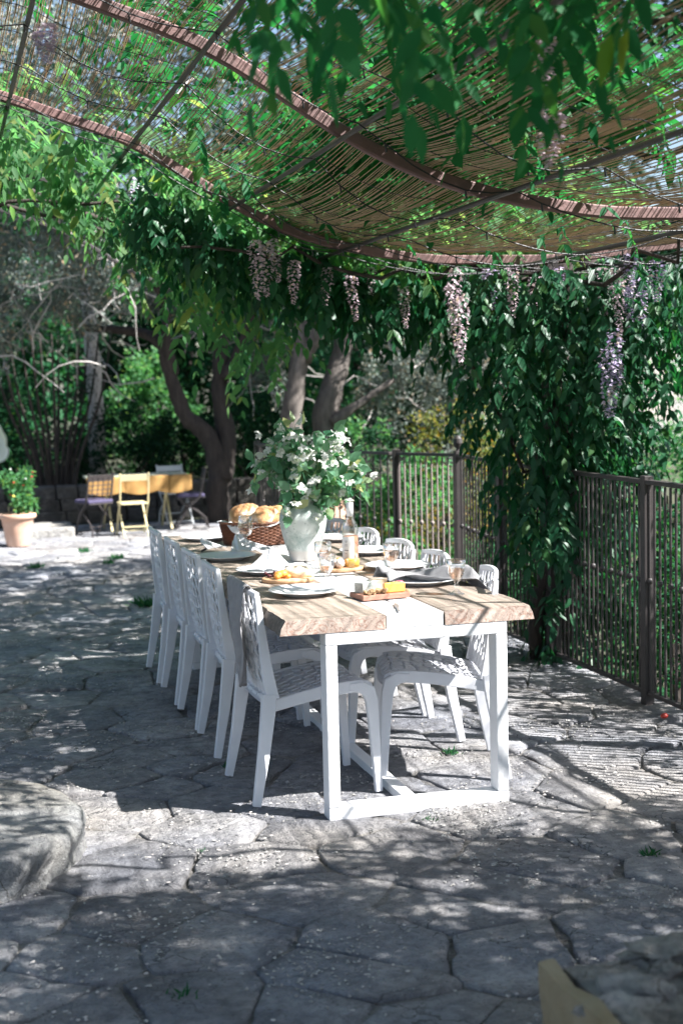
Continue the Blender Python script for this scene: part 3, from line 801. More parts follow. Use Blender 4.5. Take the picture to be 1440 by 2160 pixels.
def make_chair():
    t = thing('chair', '', 'chair')
    del t['category']
    # seat: raised scale-like cells over grooves
    w, d = .40, SEATX[1]-SEATX[0]; V = []; Fc = []
    def P(u, v, z):
        x = SEATX[0]+v; k = .93+.07*v/d; y = (u-w/2)*k
        return (x, y, seat_z(x, y)+z)
    for poly in lat_cells(w, d, 7, 9, 3):
        c, O, I = ring_pts(poly, .80, .86); n = len(O); b = len(V)
        V += [P(*o, -.010) for o in O]
        V += [P(*i, -.008) for i in I]
        I2 = [c+(i-c)*.86 for i in I]; V += [P(*i, .003+.05*(i[1]-c[1])) for i in I2]
        for a in (0, 1):
            for i in range(n): Fc.append((b+a*n+i, b+a*n+(i+1) % n, b+(a+1)*n+(i+1) % n, b+(a+1)*n+i))
        Fc.append(tuple(b+2*n+i for i in range(n)))
    b = len(V); g = 8
    for i in range(g+1):
        for j in range(g+1): V.append(P(w*i/g, d*j/g, -.022))
    for i in range(g):
        for j in range(g): Fc.append((b+i*(g+1)+j, b+i*(g+1)+j+1, b+(i+1)*(g+1)+j+1, b+(i+1)*(g+1)+j))
    me = bpy.data.meshes.new('seat'); me.from_pydata(V, [], Fc); me.update()
    bm = bmesh.new(); bm.from_mesh(me); bmesh.ops.recalc_face_normals(bm, faces=bm.faces); bm.to_mesh(me); bm.free()
    link('seat', me, t, MAT['chair'])
    # apron round the seat: sides and front, flowing into the legs
    b = MB(); n = 14
    for s in (-1, 1):
        path = []
        for i in range(n):
            x = SEATX[0]-.005+(SEATX[1]-SEATX[0]-.03)*i/(n-1); path.append((x, s*(.205+.008*i/n), seat_z(x, .2)-.020))
        b.sweep(path, (0, 1, 0), .020, [.044+.006*math.sin(i/n*3) for i in range(n)])
    path = [(SEATX[1]-.004-.035*abs(2*i/10-1)**3, -.212+.424*i/10, seat_z(SEATX[1], .2)-.016-.006*(1-(2*i/10-1)**2)) for i in range(11)]
    b.sweep(path, (0, 0, 1), .040, .020)
    b.build('apron', MAT['chair'], t)
    # backrest lattice with open cells
    V = []; Fc = []; W2, H2 = .40, .385; th = .011
    for poly in lat_cells(W2, H2, 7, 8, 12):
        c, O, I = ring_pts(poly, .68, .84); n = len(O); b0 = len(V); low = c[1] < .045
        I = [i+np.array([0, -.002]) for i in I]
        def Q(p, off): return back_pos((p[0]-W2/2)/(W2/2), p[1]/H2, off)
        V += [Q(o, th) for o in O]+[Q(i, th-.005) for i in I]+[Q(i, .004) for i in I]+[Q(o, 0) for o in O]
        for a in range(3):
            for i in range(n): Fc.append((b0+a*n+i, b0+a*n+(i+1) % n, b0+(a+1)*n+(i+1) % n, b0+(a+1)*n+i))
        if low: Fc.append(tuple(b0+n+i for i in range(n))); Fc.append(tuple(b0+2*n+i for i in range(n)))
    me = bpy.data.meshes.new('backrest'); me.from_pydata(V, [], Fc); me.update()
    bm = bmesh.new(); bm.from_mesh(me); bmesh.ops.recalc_face_normals(bm, faces=bm.faces); bm.to_mesh(me); bm.free()
    link('backrest', me, t, MAT['chair'])
    b = MB()
    for s in (-1, 1):
        b.sweep([back_pos(s*1.01, k/10, .004)+Vector((-.006*(1-k/10), s*.008, 0)) for k in range(11)], (0, 1, 0), .022, [.052-.030*k/10 for k in range(11)])
    b.sweep([back_pos(-1.06+2.12*k/12, 1.0, .004)+Vector((0, 0, .006)) for k in range(13)], (0, 0, 1), .020, .020)
    b.build('back_frame', MAT['chair'], t)
    for s in (-1, 1):
        b = MB()
        b.sweep([(-.186, s*.213, .425), (-.192, s*.214, .36), (-.215, s*.222, .20), (-.252, s*.235, .0)], (0, 1, 0), [.030, .031, .029, .025], [.058, .056, .046, .032])
        b.build('leg', MAT['chair'], t)
        b = MB(); zf = seat_z(.2, .2)-.02
        b.sweep([(.135, s*.212, zf), (.185, s*.213, zf-.004), (.214, s*.213, zf-.022), (.226, s*.213, zf-.06), (.232, s*.211, .30), (.250, s*.208, .0)], (0, 1, 0), [.024, .028, .030, .030, .029, .025], [.030, .048, .056, .050, .044, .029])
        b.build('leg', MAT['chair'], t)
    return t
proto = make_chair()
CH = [  # x, y, rotation, label
    (.168, .490, R(2), 'white openwork chair with a grey napkin hanging over its back'),
    (.172, 1.245, R(-1), 'white openwork chair next behind the one with the napkin, left side of the table'),
    (.172, 1.790, R(1), 'middle white openwork chair of the five along the left side of the table'),
    (.168, 2.350, R(0), 'white openwork chair second from the far end on the left side of the table'),
    (.165, 2.930, R(-1), 'farthest white openwork chair on the left side of the table, beside the terracotta pot view'),
    (.772, .560, R(180-13), 'white openwork chair on the right side seen through the near table frame'),
    (.762, 1.170, R(180-2), 'white openwork chair at the right side behind the draped grey napkin'),
    (.760, 1.690, R(180+1), 'white openwork chair on the right side whose back shows beside the middle wine glass'),
    (.770, 2.300, R(180), 'white openwork chair on the right side whose back shows beside the rose wine bottle'),
    (.770, 2.900, R(180+2), 'white openwork chair at the far right end of the table, mostly hidden by the vase'),
]
CH[4] = (*CH[4][:3], 'farthest white openwork chair on the left side of the table')
for i, (x, y, r, lab) in enumerate(CH):
    o = proto if i == 0 else dup_tree(proto)
    o.location = (x, y, 0.012); o.rotation_euler = (0, 0, r)
    setp(o, lab, 'chair', 'white openwork chairs round the dining table')

# ================================================================== TABLEWARE
TZ = TH+.0005
def cloth(name, f, nu, nv, th, m, parent=None, seed=0):
    V = []; Fc = []
    for k in (0, 1):
        for i in range(nu+1):
            for j in range(nv+1):
                p = Vector(f(i/nu, j/nv)); V.append((p.x, p.y, p.z+(th if k else 0)))
    n = (nu+1)*(nv+1)
    def id(k, i, j): return k*n+i*(nv+1)+j
    for i in range(nu):
        for j in range(nv):
            Fc.append((id(1, i, j), id(1, i+1, j), id(1, i+1, j+1), id(1, i, j+1))); Fc.append((id(0, i, j), id(0, i, j+1), id(0, i+1, j+1), id(0, i+1, j)))
    for i in range(nu): Fc.append((id(0, i, 0), id(0, i+1, 0), id(1, i+1, 0), id(1, i, 0))); Fc.append((id(0, i+1, nv), id(0, i, nv), id(1, i, nv), id(1, i+1, nv)))
    for j in range(nv): Fc.append((id(0, 0, j+1), id(0, 0, j), id(1, 0, j), id(1, 0, j+1))); Fc.append((id(0, nu, j), id(0, nu, j+1), id(1, nu, j+1), id(1, nu, j)))
    me = bpy.data.meshes.new(name); me.from_pydata(V, [], Fc); me.polygons.foreach_set('use_smooth', [True]*len(Fc)); me.update()
    return link(name, me, parent, m)
pl = MB(); pl.lathe([(.001, 0), (.085, 0), (.088, .002), (.100, .010), (.146, .021), (.149, .023), (.147, .025), (.100, .0145), (.086, .008), (.001, .006)], 48)
plate_me = pl.mesh('plate', True); plate_me.materials.append(MAT['ceramic']); plate_me.set_sharp_from_angle(angle=R(50))
def plate(p, lab, sc=1.0):
    o = bpy.data.objects.new('plate', plate_me); COL.objects.link(o); o.location = (p[0], p[1], TZ); o.scale = (sc, sc, 1)
    return setp(o, lab, 'plate', 'white plates set along the table')
PL = {}
for key, px, py, lab in (('a', 643, 1254, 'empty white dinner plate nearest the left front corner of the table'),
                         ('b', 890, 1231, 'white dinner plate behind the front right wine glass, before the grey napkin'),
                         ('c', 566, 1209, 'white plate with a pointed folded napkin, left of the table'),
                         ('d', 478, 1180, 'white plate on the left with cutlery and linen behind it, before the wicker basket'),
                         ('e', 438, 1139, 'farthest white plate on the shaded left end of the table'),
                         ('f', 838, 1200, 'white plate under the middle wine glass on the right side'),
                         ('g', 778, 1168, 'white plate right behind the wine bottle'),
                         ('h', 712, 1140, 'shaded white plate on the far right end beyond the vase')):
    p = pz(px, py, TZ); PL[key] = p; plate(p, lab)

# napkins on plates
def cone_napkin(p, lab, seed, s=1.0, rot=0):
    rr = random.Random(seed)
    def f(u, v):
        a = (u-.5)*2; r = (.028+.095*v)*s
        x = a*.115*s*(.35+.65*v)+.010*math.sin(u*14+seed)*v
        h = (.068*(1-v)**1.1*(1-.55*abs(a)**1.6)+.016*abs(math.sin(u*8.5+seed))*(1-v*.5)+.008)*s
        y = (v-.5)*.17*s+.02*a*a
        ca, sa = math.cos(rot), math.sin(rot)
        return (p[0]+x*ca-y*sa, p[1]+x*sa+y*ca, TZ+.012+h)
    o = cloth('napkin', f, 26, 16, .003, MAT['linen_w']); return setp(o, lab, 'napkin')
cone_napkin(PL['c']+np.array([.015, .02, 0]), 'white linen napkin folded to a point on the second plate from the left front', 1, 1.05, R(165))
cone_napkin(pz(515, 1168, TZ)+np.array([0, 0, -.012]), 'white linen napkin rolled up in front of the wicker basket', 5, .95, R(190))
cone_napkin(pz(440, 1163, TZ)+np.array([0, 0, -.012]), 'flat white napkin with a dark knife on it near the left edge', 9, .62, R(210))
# grey napkin spilling over the right table edge
c0 = pz(905, 1215, TZ)
def f(u, v):
    x = .60+.46*u; y = .66+.24*v+.05*math.sin(u*5)-.16*(u**2)
    z = TZ+.026+.024*math.sin(u*9+v*3)*(.35+.65*math.sin(v*3.1))+.012*math.sin(v*11+u*4)+.016*math.sin(v*3.1)
    if x > TW+.0: z -= ((x-TW)*1.3)
    return (x, y, max(z, TZ+.003 if x < TW+.02 else .5))
setp(cloth('napkin', f, 40, 18, .003, MAT['linen']), 'crumpled grey napkin behind the front right plate, falling over the table edge', 'napkin')
# grey napkin hanging on the first chair
def f(u, v):
    # v 0 at the top rail front side, over the rail, then down the outside to a tip
    wid = .340*(1 if v < .62 else max(.03, 1-(v-.62)/.38))
    cy = .505-.012*v; y = cy+(u-.5)*wid
    pleat = .016*math.sin(u*11+1)+.007*math.sin(u*21+v*5)
    if v < .10:
        a = v/.10*math.pi; x = -.072-.020*math.cos(math.pi-a)*-1; z = .838+.014*math.sin(a)
        x = -.052-.034*(v/.10)
    else:
        k = (v-.10)/.90; z = .838-.40*k-.03*(abs(u-.5)*2)*(k if v < .62 else .4); x = -.085+.030*k-(.013*(math.sin(u*11+1)+1)+.006*math.sin(u*21+v*5))*min(1, k*3)
    return (x, y, z)
setp(cloth('napkin', f, 36, 30, .003, MAT['linen']), 'grey linen napkin hanging over the back of the nearest left chair', 'napkin')

# glasses
def stem_glass(p, lab, h=.142, r=.039, wine=.48, tulip=False, facet=True):
    t = thing('wine_glass', lab, 'wine glass', (p[0], p[1], TZ), 0, 'wine glasses on the table')
    fn = (lambda a, z: 1+.018*math.cos(a*9)) if facet else None
    b = MB()
    if tulip:
        prof_o = [(.001, 0), (.036, .001), (.037, .003), (.012, .007), (.004, .014), (.0035, .085), (.008, .092), (.026, .104), (.036, .122), (.039, .142), (.036, .172), (.031, .200)]
        prof_i = [(.0302, .200), (.0350, .172), (.0378, .142), (.035, .123), (.025, .107), (.001, .098)]
    else:
        prof_o = [(.001, 0), (.033, .001), (.034, .004), (.020, .009), (.009, .018), (.007, .026), (.015, .033), (.008, .040), (.0075, .047), (.014, .055), (.026, .070), (.035, .094), (.038, .118), (.0395, .142)]
        prof_i = [(.0380, .142), (.0362, .118), (.033, .094), (.024, .073), (.011, .061), (.001, .058)]
    b.lathe(prof_o, 36, fn=fn); b.build('bowl', MAT['glass'], t, True)
    b = MB(); b.lathe(prof_i, 36, fn=fn); b.build('bowl_lining', MAT['glass'], t, True)
    if wine:
        zi = prof_i[-1][1]; zt = zi+(prof_i[0][1]-zi)*wine; W_ = []
        for (rr_, z) in reversed(prof_i):
            if z < zt: W_.append((max(.001, rr_-.0006), z+.0006))
        rt = np.interp(zt, [q[1] for q in reversed(prof_i)], [q[0] for q in reversed(prof_i)])
        W_ += [(float(rt)-.0006, zt), (.001, zt)]
        b = MB(); b.lathe(W_, 32, fn=fn); b.build('wine', MAT['wine'], t, True)
    return t
stem_glass(pz(962, 1254, TZ), 'stemmed wine glass with rose wine at the front right of the table', wine=.55)
stem_glass(pz(826, 1213, TZ), 'stemmed wine glass with rose wine in the middle of the right side', wine=.6)
stem_glass(pz(690, 1236, TZ), 'faceted wine glass almost empty standing before the vase', wine=.3)
stem_glass(pz(682, 1208, TZ), 'faceted wine glass half hidden behind the almost empty one', wine=.5)
stem_glass(pz(519, 1170, TZ), 'tall tulip wine glass in front of the bread basket', tulip=True, wine=.42, facet=False)
stem_glass(pz(694, 1125, TZ), 'far wine glass peeping out right of the vase', tulip=True, wine=.5, facet=False)

# bottle
p = pz(740, 1198, TZ)
t = thing('wine_bottle', 'rose wine bottle with white label and white foil cap', 'bottle', (p[0], p[1], TZ))
b = MB(); b.lathe([(.001, .004), (.030, .001), (.0365, .004), (.0375, .010), (.0375, .185), (.034, .203), (.022, .222), (.0155, .236), (.0145, .262)], 32); b.build('body', MAT['bottle'], t, True)
b = MB(); b.lathe([(.001, .006), (.034, .006), (.0355, .012), (.0355, .150), (.001, .150)], 32); b.build('wine', MAT['bwine'], t, True)
b = MB(); b.lathe([(.0160, .243), (.0160, .304), (.0145, .306), (.001, .306)], 24); b.build('foil', MAT['foil'], t, True)
def arc_band(r, z0, z1, a0, a1, n=16):
    V = []; Fc = []
    for i in range(n+1):
        a = a0+(a1-a0)*i/n
        for z in (z0, z1): V.append((r*math.cos(a), r*math.sin(a), z))
    return V, [(2*i, 2*i+2, 2*i+3, 2*i+1) for i in range(n)]
fa = math.atan2(CAM[1]-p[1], CAM[0]-p[0])
b = MB(); b.add(*arc_band(.0381, .030, .150, fa-2.0, fa+.45)); lb = b.build('label', MAT['label'], t, True)
b = MB()
for (z0, z1, w) in ((.128, .131, .34), (.121, .124, .22), (.112, .114, .40), (.106, .108, .40), (.084, .0885, .62), (.070, .072, .26), (.050, .056, .12)):
    b.add(*arc_band(.0384, z0, z1, fa-.55-w/2, fa-.55+w/2, 8))
b.build('print', MAT['ink'], lb)

# vase
p = pz(641, 1181, TZ)
vs = thing('vase', 'round crackled pale green ceramic vase in the middle of the table', 'vase', (p[0], p[1], TZ)); VASE = p
b = MB(); b.lathe([(.001, .002), (.064, .001), (.068, .006), (.074, .035), (.084, .06), (.100, .115), (.112, .165), (.117, .20), (.112, .235), (.094, .262), (.070, .276), (.062, .284), (.062, .300), (.066, .306), (.060, .308), (.056, .300), (.056, .284), (.085, .262), (.105, .20), (.08, .06), (.001, .02)], 48)
b.build('body', MAT['vase'], vs, True)

# basket with bread
p = pz(540, 1147, TZ); BK = p
bk = thing('bread_basket', 'brown wicker bread basket lined with a white cloth', 'basket', (p[0], p[1], TZ), R(-12))
b = MB()
for k in range(13):
    z = .006+.0085*k; r = .150+.020*k/13; pts = []
    for i in range(97):
        a = 2*math.pi*i/96; w = .004*math.sin(a*24+(math.pi if k % 2 else 0)); pts.append(((r+w)*1.12*math.cos(a), (r+w)*.72*math.sin(a), z))
    b.tube(pts, .0045, 4, caps=False)
b.build('weave', MAT['wicker'], bk)
b = MB()
for i in range(48):
    a = 2*math.pi*i/48; b.tube([(.150*1.12*math.cos(a), .150*.72*math.sin(a), .003), (.171*1.12*math.cos(a), .171*.72*math.sin(a), .122)], .0028, 4)
b.lathe([(.15, .003), (.001, .004)], 32, sx=1.12, sy=.72); b.build('stakes', MAT['wicker'], bk)
pts = [(.172*1.12*math.cos(2*math.pi*i/48), .172*.72*math.sin(2*math.pi*i/48), .121) for i in range(49)]
b = MB(); b.tube(pts, .0075, 6, caps=False); b.build('rim', MAT['wicker'], bk)
def f(u, v):
    a = u*2*math.pi; r = .05+.128*v; k = 1+.05*math.sin(a*5)+.03*math.sin(a*11)
    z = .075+.055*v-.05*max(0, v-.82)/.18*(.6+.5*math.sin(a*3+1))
    x, y = r*k*1.12*math.cos(a), r*k*.72*math.sin(a); ca, sa = math.cos(R(-12)), math.sin(R(-12))
    return (BK[0]+x*ca-y*sa, BK[1]+x*sa+y*ca, TZ+z+.012*math.sin(a*7)*v)
setp(cloth('bread_cloth', f, 72, 10, .002, MAT['linen_w']), 'white cloth lining the wicker bread basket', 'cloth')
def loaf(px, py, z, d, seed, lab, m='crust', rot=0, tilt=0, y=None):
    c = pyy(px, py, BK[1]+(y or 0)); b = MB(); b.blob((0, 0, 0), d, 3, .16, 1.6, seed=seed)
    b.v = [(q[0], q[1], q[2]*(1 if q[2] > 0 else .7)-.012*max(0, 1-(abs(q[1])/d[1]*5))*(1 if q[2] > 0 else 0)) for q in b.v]
    o = b.build('bread_loaf', MAT[m], None, True); o.location = (c[0], c[1], c[2]); o.rotation_euler = (tilt, 0, rot); return setp(o, lab, 'bread', 'loaves heaped in the wicker basket')
loaf(518, 1092, 0, (.100, .070, .085), 3, 'biggest round crusty bread loaf at the left of the basket', rot=R(20), y=.02)
loaf(560, 1092, 0, (.100, .060, .070), 8, 'floury split bread loaf in the middle of the basket', rot=R(50), tilt=R(10), y=-.05)
loaf(592, 1098, 0, (.075, .050, .05), 5, 'smooth golden bread roll beside the vase', 'roll', rot=R(10), y=-.06)
loaf(590, 1083, 0, (.08, .05, .05), 14, 'brown bread piece behind the golden roll', 'roll', rot=R(-20), y=.06)

# boards and food ---------------------------------------------------------
def wedge(name, pts, h0, h1, m, lab, cat, z, rind=None):
    b = MB(); n = len(pts); V = [(x, y, z) for x, y in pts]+[(x, y, z+h0+(h1-h0)*i/(n-1)) for i, (x, y) in enumerate(pts)]
    b.add(V, [tuple(range(n-1, -1, -1)), tuple(range(n, 2*n))]+[(i, (i+1) % n, n+(i+1) % n, n+i) for i in range(n)])
    o = b.build(name, m); bv = o.modifiers.new('bevel', 'BEVEL'); bv.width = .004; bv.segments = 2
    return setp(o, lab, cat)
# front board with handle
p = pz(805, 1262, TZ); a = R(8)
fb = thing('cheese_board', 'reddish rectangular cheese board with a peg handle, on the white planks', 'board', (p[0], p[1]+.03, TZ), a)
b = MB(); b.box((0, 0, .011), (.205, .135, .021), bev=.004); b.build('board', MAT['boarddark'], fb)
b = MB(); b.box((.118, .012, .012), (.034, .03, .020), bev=.006); b.build('handle', MAT['board'], fb)
FB = np.array([p[0], p[1]+.03]); bz = TZ+.0222
def onb(x, y): return (FB[0]+x*math.cos(a)-y*math.sin(a), FB[1]+x*math.sin(a)+y*math.cos(a))
b = MB(); b.box((0, 0, 0), (.105, .045, .042), Matrix.Rotation(R(35), 3, 'Z'), bev=.005); o = b.build('blue_cheese', MAT['blue']); q = onb(-.042, .030); o.location = (q[0], q[1], bz+.0215); setp(o, 'grey veined blue cheese block on the front cheese board', 'cheese')
b = MB(); b.box((0, 0, 0), (.075, .04, .045), Matrix.Rotation(R(20), 3, 'Z'), bev=.005); o = b.build('white_cheese', MAT['cream']); q = onb(.012, .047); o.location = (q[0], q[1], bz+.023); setp(o, 'pale white cheese block behind the blue and orange cheeses', 'cheese')
wedge('orange_cheese', [onb(-.002, -.048), onb(.090, -.052), onb(.085, .018), onb(.02, .012)], .042, .030, MAT['orange'], 'orange cheese wedge on the front cheese board', 'cheese', bz)
rw = random.Random(3)
for k in range(7):
    q = onb(-.075+.014*k % .075+rw.uniform(-.01, .01), -.050+rw.uniform(-.008, .018))
    b = MB(); b.blob((0, 0, 0), (.013, .011, .009), 2, .8, 3, seed=k); o = b.build('walnut', MAT['nut']); o.location = (q[0], q[1], bz+.007+.006*(k % 2)); o.rotation_euler = (rw.uniform(0, 3), 0, rw.uniform(0, 3)); setp(o, 'walnut half in the heap before the blue cheese', 'walnut', 'walnut halves on the front cheese board')
b = MB()
for k in range(7): b.blob((rw.uniform(-.02, .02), rw.uniform(-.012, .012), rw.uniform(0, .02)), (.014, .010, .005), 1, .5, 3, rot=Matrix.Rotation(rw.uniform(0, 3), 3, 'X'), seed=k)
o = b.build('pink_flower', MAT['pink'], None, True); q = onb(.098, .045); o.location = (q[0], q[1], bz+.012); setp(o, 'pink flower head at the right end of the front cheese board', 'flower')
q = onb(.06, .05); o = foliage(None, tuft((q[0], q[1], bz), 22, .03, 3), MAT['bush_l'], name='herb_sprig'); o.location.z = bz; del o['kind']; setp(o, 'small green herb sprig behind the orange cheese', 'herb')
# round board on the left
p = pz(608, 1226, TZ); RB = p
rbt = thing('round_board', 'oval light wood serving board with apricots and white cheese, on the left', 'board', (p[0], p[1], TZ), R(-6))
b = MB(); b.lathe([(.001, 0), (.112, 0), (.116, .004), (.116, .014), (.112, .018), (.001, .018)], 40, sx=1.0, sy=.82); b.build('board', MAT['board'], rbt, True)
rz = TZ+.0185
for k, (dx, dy, r) in enumerate(((-.052, -.030, .020), (-.028, -.020, .022), (-.010, -.045, .012), (-.062, -.050, .014))):
    b = MB(); b.blob((0, 0, 0), (r, r, r*.85), 2, .05, 2, seed=k); o = b.build('apricot', MAT['apricot'], None, True); o.location = (p[0]+dx, p[1]+dy, rz+r*.8); setp(o, ['orange apricot half at the left of the group on the oval board', 'biggest orange apricot on the oval board', 'tiny orange fruit piece nearest the white cheese', 'orange fruit piece at the front left rim of the oval board'][k], 'apricot')
b = MB(); b.blob((0, 0, 0), (.064, .036, .030), 3, .12, 2, seed=4); o = b.build('soft_cheese', MAT['cream'], None, True); o.location = (p[0]+.045, p[1]-.012, rz+.022); o.rotation_euler = (0, R(6), R(-12)); setp(o, 'white soft cheese half on the oval board', 'cheese')
for k in range(9):
    q = (p[0]-.075+rw.uniform(-.022, .03), p[1]+.022+rw.uniform(-.012, .02)); b = MB(); b.blob((0, 0, 0), (.008, .008, .008), 2, .06, 2, seed=k); o = b.build('dark_berry', MAT['grape'], None, True); o.location = (q[0], q[1], rz+.007+.010*(k % 3 == 0)); setp(o, 'dark red berry at the back left of the oval board', 'berry', 'dark red berries on the oval board')
kn = thing('cheese_knife', 'knife with a black handle lying across the back of the oval board', 'knife', (p[0]+.055, p[1]+.075, rz+.028), R(-14))
b = MB(); b.box((0, 0, 0), (.10, .020, .017), bev=.005); b.build('handle', MAT['black'], kn)
b = MB(); b.box((.085, 0, -.004), (.075, .018, .002)); b.build('blade', MAT['steel'], kn)
b = MB(); b.lathe([(.001, 0), (.018, 0), (.02, .022), (.001, .026)], 14); o = b.build('dip_bowl', MAT['ceramic'], None, True); o.location = (p[0]+.05, p[1]+.075, rz); setp(o, 'small white dish under the black knife handle', 'dish')
# back board with the yellow jar
p = pz(722, 1203, TZ)
b = MB(); b.lathe([(.001, 0), (.100, 0), (.104, .004), (.104, .012), (.1, .015), (.001, .015)], 36, sy=.7); o = b.build('serving_board', MAT['board'], None, True); o.location = (p[0], p[1], TZ); setp(o, 'round wooden board under the yellow jar, in front of the bottle', 'board')
jz = TZ+.0155; t = thing('preserve_jar', 'small glass dish of yellow preserve in front of the bottle', 'jar', (p[0]+.045, p[1]-.012, jz))
b = MB(); b.lathe([(.001, .001), (.033, .001), (.035, .004), (.035, .040), (.0335, .042)], 8); b.build('glass', MAT['glass'], t)
b = MB(); b.lathe([(.001, .003), (.0325, .003), (.0325, .034), (.02, .037), (.001, .036)], 20); b.build('preserve', MAT['yellowjar'], t, True)
for k, (dx, dy, r, m, lab) in enumerate(((-.02, -.035, .022, 'egg', 'pale round egg left of the yellow jar'), (-.012, .012, .021, 'apricot', 'pinkish peach behind the pale egg'), (-.035, .002, .019, 'egg', 'second pale egg beside the peach'))):
    b = MB(); b.blob((0, 0, 0), (r, r, r*1.05), 2, .04, 2, seed=k); o = b.build('egg' if m == 'egg' else 'peach', MAT[m], None, True); o.location = (p[0]+dx, p[1]+dy, jz+r*1.02); setp(o, lab, 'egg' if m == 'egg' else 'fruit')
# cutlery
def cutlery(x, y, rot, lab, fork=False):
    t = thing('fork' if fork else 'table_knife', lab, 'fork' if fork else 'knife', (x, y, TZ+.002), rot)
    b = MB(); b.box((0, -.04, 0), (.009, .10, .003), bev=.001); b.build('handle', MAT['steel'], t)
    b = MB()
    if fork:
        b.box((0, .04, 0), (.020, .03, .002))
        for k in range(4): b.box((-.0075+.005*k, .075, 0), (.0025, .04, .002))
    else: b.box((0, .06, 0), (.016, .10, .0015))
    b.build('tines' if fork else 'blade', MAT['steel'], t)
cutlery(*pz(838, 1283, TZ)[:2], R(-14), 'steel table knife lying on the white front plank')
cutlery(PL['d'][0]-.03, PL['d'][1]+.20, R(20), 'steel fork on the linen beside the left plate', True)
b = MB(); b.box((0, 0, 0), (.03, .012, .01), Matrix.Rotation(R(-25), 3, 'Y'), bev=.002); o = b.build('knife_rest', MAT['black']); q = pz(430, 1160, TZ+.03); o.location = tuple(q); setp(o, 'dark knife tip resting on the flat white napkin', 'knife')

# ================================================================== BOUQUET
bq = thing('flower_bouquet', 'big leafy bouquet of white mock orange sprays in the ceramic vase', 'bouquet', (0, 0, 0))
rb = np.random.default_rng(31)
top = np.array([VASE[0], VASE[1], TZ+.29]); leaves, blooms = [], []
sprays = [(-.31, .05, .24), (-.22, -.1, .33), (.36, -.05, .17), (.30, .05, .30), (.16, -.1, .46), (.0, .05, .50), (-.12, .0, .48), (.22, .1, .42), (-.24, .1, .17), (.30, -.12, .08), (.05, -.18, .36), (-.05, -.2, .25),
          (.12, -.2, .22), (.2, -.15, .12), (-.16, -.14, .12), (.02, -.16, .06), (.10, -.12, .02), (-.02, .2, .4), (.13, .18, .33), (-.15, .18, .3), (.08, .0, .43), (.24, .0, .22), (-.08, -.12, .38), (.16, -.08, .34), (-.2, .0, .4), (.04, -.1, .15), (.18, .02, .03), (-.13, -.1, -.03), (.09, -.13, -.06)]
for k, s in enumerate(sprays):
    s = np.array(s)*[.94 if s[0] > 0 else .74, .84, .76]; e = top+s+rb.normal(0, .015, 3); m = top+(np.array(s)*.5+np.array([0, 0, .05])); pts = [top+rb.normal(0, .02, 3)*[1, 1, 0]+[0, 0, -.15], top+rb.normal(0, .02, 3)*[1, 1, 0], m, e]
    b = MB(); b.tube(pts, [.003, .003, .0022, .0012], 5); b.build('branch', MAT['twig'] if k % 3 else MAT['mockleaf'], bq)
    n = 28 if abs(s[0]) < .2 else 38
    tt = rb.uniform(.25, 1, n)[:, None]
    B = np.where(tt < .5, top+(m-top)*tt*2, m+(e-m)*(tt*2-1))
    D = unit(e-top)*.3+rb.normal(0, .75, (n, 3))+[0, 0, -.25]
    L = rb.uniform(.045, .085, n); leaves.append([B+rb.normal(0, .018, (n, 3)), D, rb.normal(0, .6, (n, 3))+[-.1, -.5, .5], L, L*rb.uniform(.5, .65, n)])
    for q in range(5):
        t2 = rb.uniform(.6, 1.05); blooms.append(m+(e-m)*(t2*2-1)*1.0+rb.normal(0, .028, 3))
foliage(bq, cat_arr(leaves), MAT['mockleaf'], n_obj=290, minpx=4)
def bloom_mesh(seed):
    rr = random.Random(seed); V = []; Fc = []
    for k in range(5):
        a = 2*math.pi*k/5+rr.uniform(-.2, .2); ca, sa = math.cos(a), math.sin(a); b = len(V); l = .02*rr.uniform(.9, 1.15); w = .013; u = rr.uniform(-.004, .008)
        for (x, y, z) in ((.001, -.002, 0), (l*.55, -w*.62, .006), (l, -w*.35, u), (l*1.05, w*.25, u-.002), (l*.55, w*.62, .006), (.001, .002, 0)): V.append((x*ca-y*sa, x*sa+y*ca, z))
        Fc += [(b, b+1, b+4, b+5), (b+1, b+2, b+3, b+4)]
    me = bpy.data.meshes.new('flower'); me.from_pydata(V, [], Fc); me.polygons.foreach_set('use_smooth', [True]*len(Fc)); me.materials.append(MAT['white_petal']); return me
BM_ = [bloom_mesh(i) for i in range(4)]
for k, c in enumerate(blooms):
    for q in range(2):
        o = bpy.data.objects.new('flower', BM_[(k+q) % 4]); COL.objects.link(o); o.parent = bq
        o.location = tuple(c+rb.normal(0, .012, 3)*q); o.rotation_euler = (rb.uniform(.3, 1.6), rb.uniform(-.5, .5), rb.uniform(-1.2, 1.2)); s = rb.uniform(.75, 1.25); o.scale = (s, s, s)

# ================================================================== WISTERIA
def raceme_mesh(L, w, seed, m):
    rr = np.random.default_rng(seed); V = []; Fq = []; k = 0
    n = int(L/.0042)
    for i in range(n):
        t = i/n; z = -L*t; r = w*(1-t)**.55*(.55+.45*min(1, t*6)); a = i*2.4+rr.uniform(-.5, .5)
        c = np.array([math.cos(a)*r, math.sin(a)*r, z-.008]); s = .0125*(1-.45*t)*rr.uniform(.7, 1.25)
        for q in range(2):
            d = unit(np.array([math.cos(a+q*1.4)*.8, math.sin(a+q*1.4)*.8, -.9+q*.7])+rr.normal(0, .3, 3)); u = unit(np.cross(d, [0, 0, 1.]+rr.normal(0, .2, 3))); v = np.cross(d, u)
            V += [c, c+d*s+u*s*.75+v*s*.2, c+d*s*1.9, c+d*s-u*s*.75+v*s*.2]; Fq.append((k, k+1, k+2, k+3)); k += 4
    me = fast_mesh('flower_cluster', np.array(V), [np.array(Fq)], False); me.materials.append(m); return me
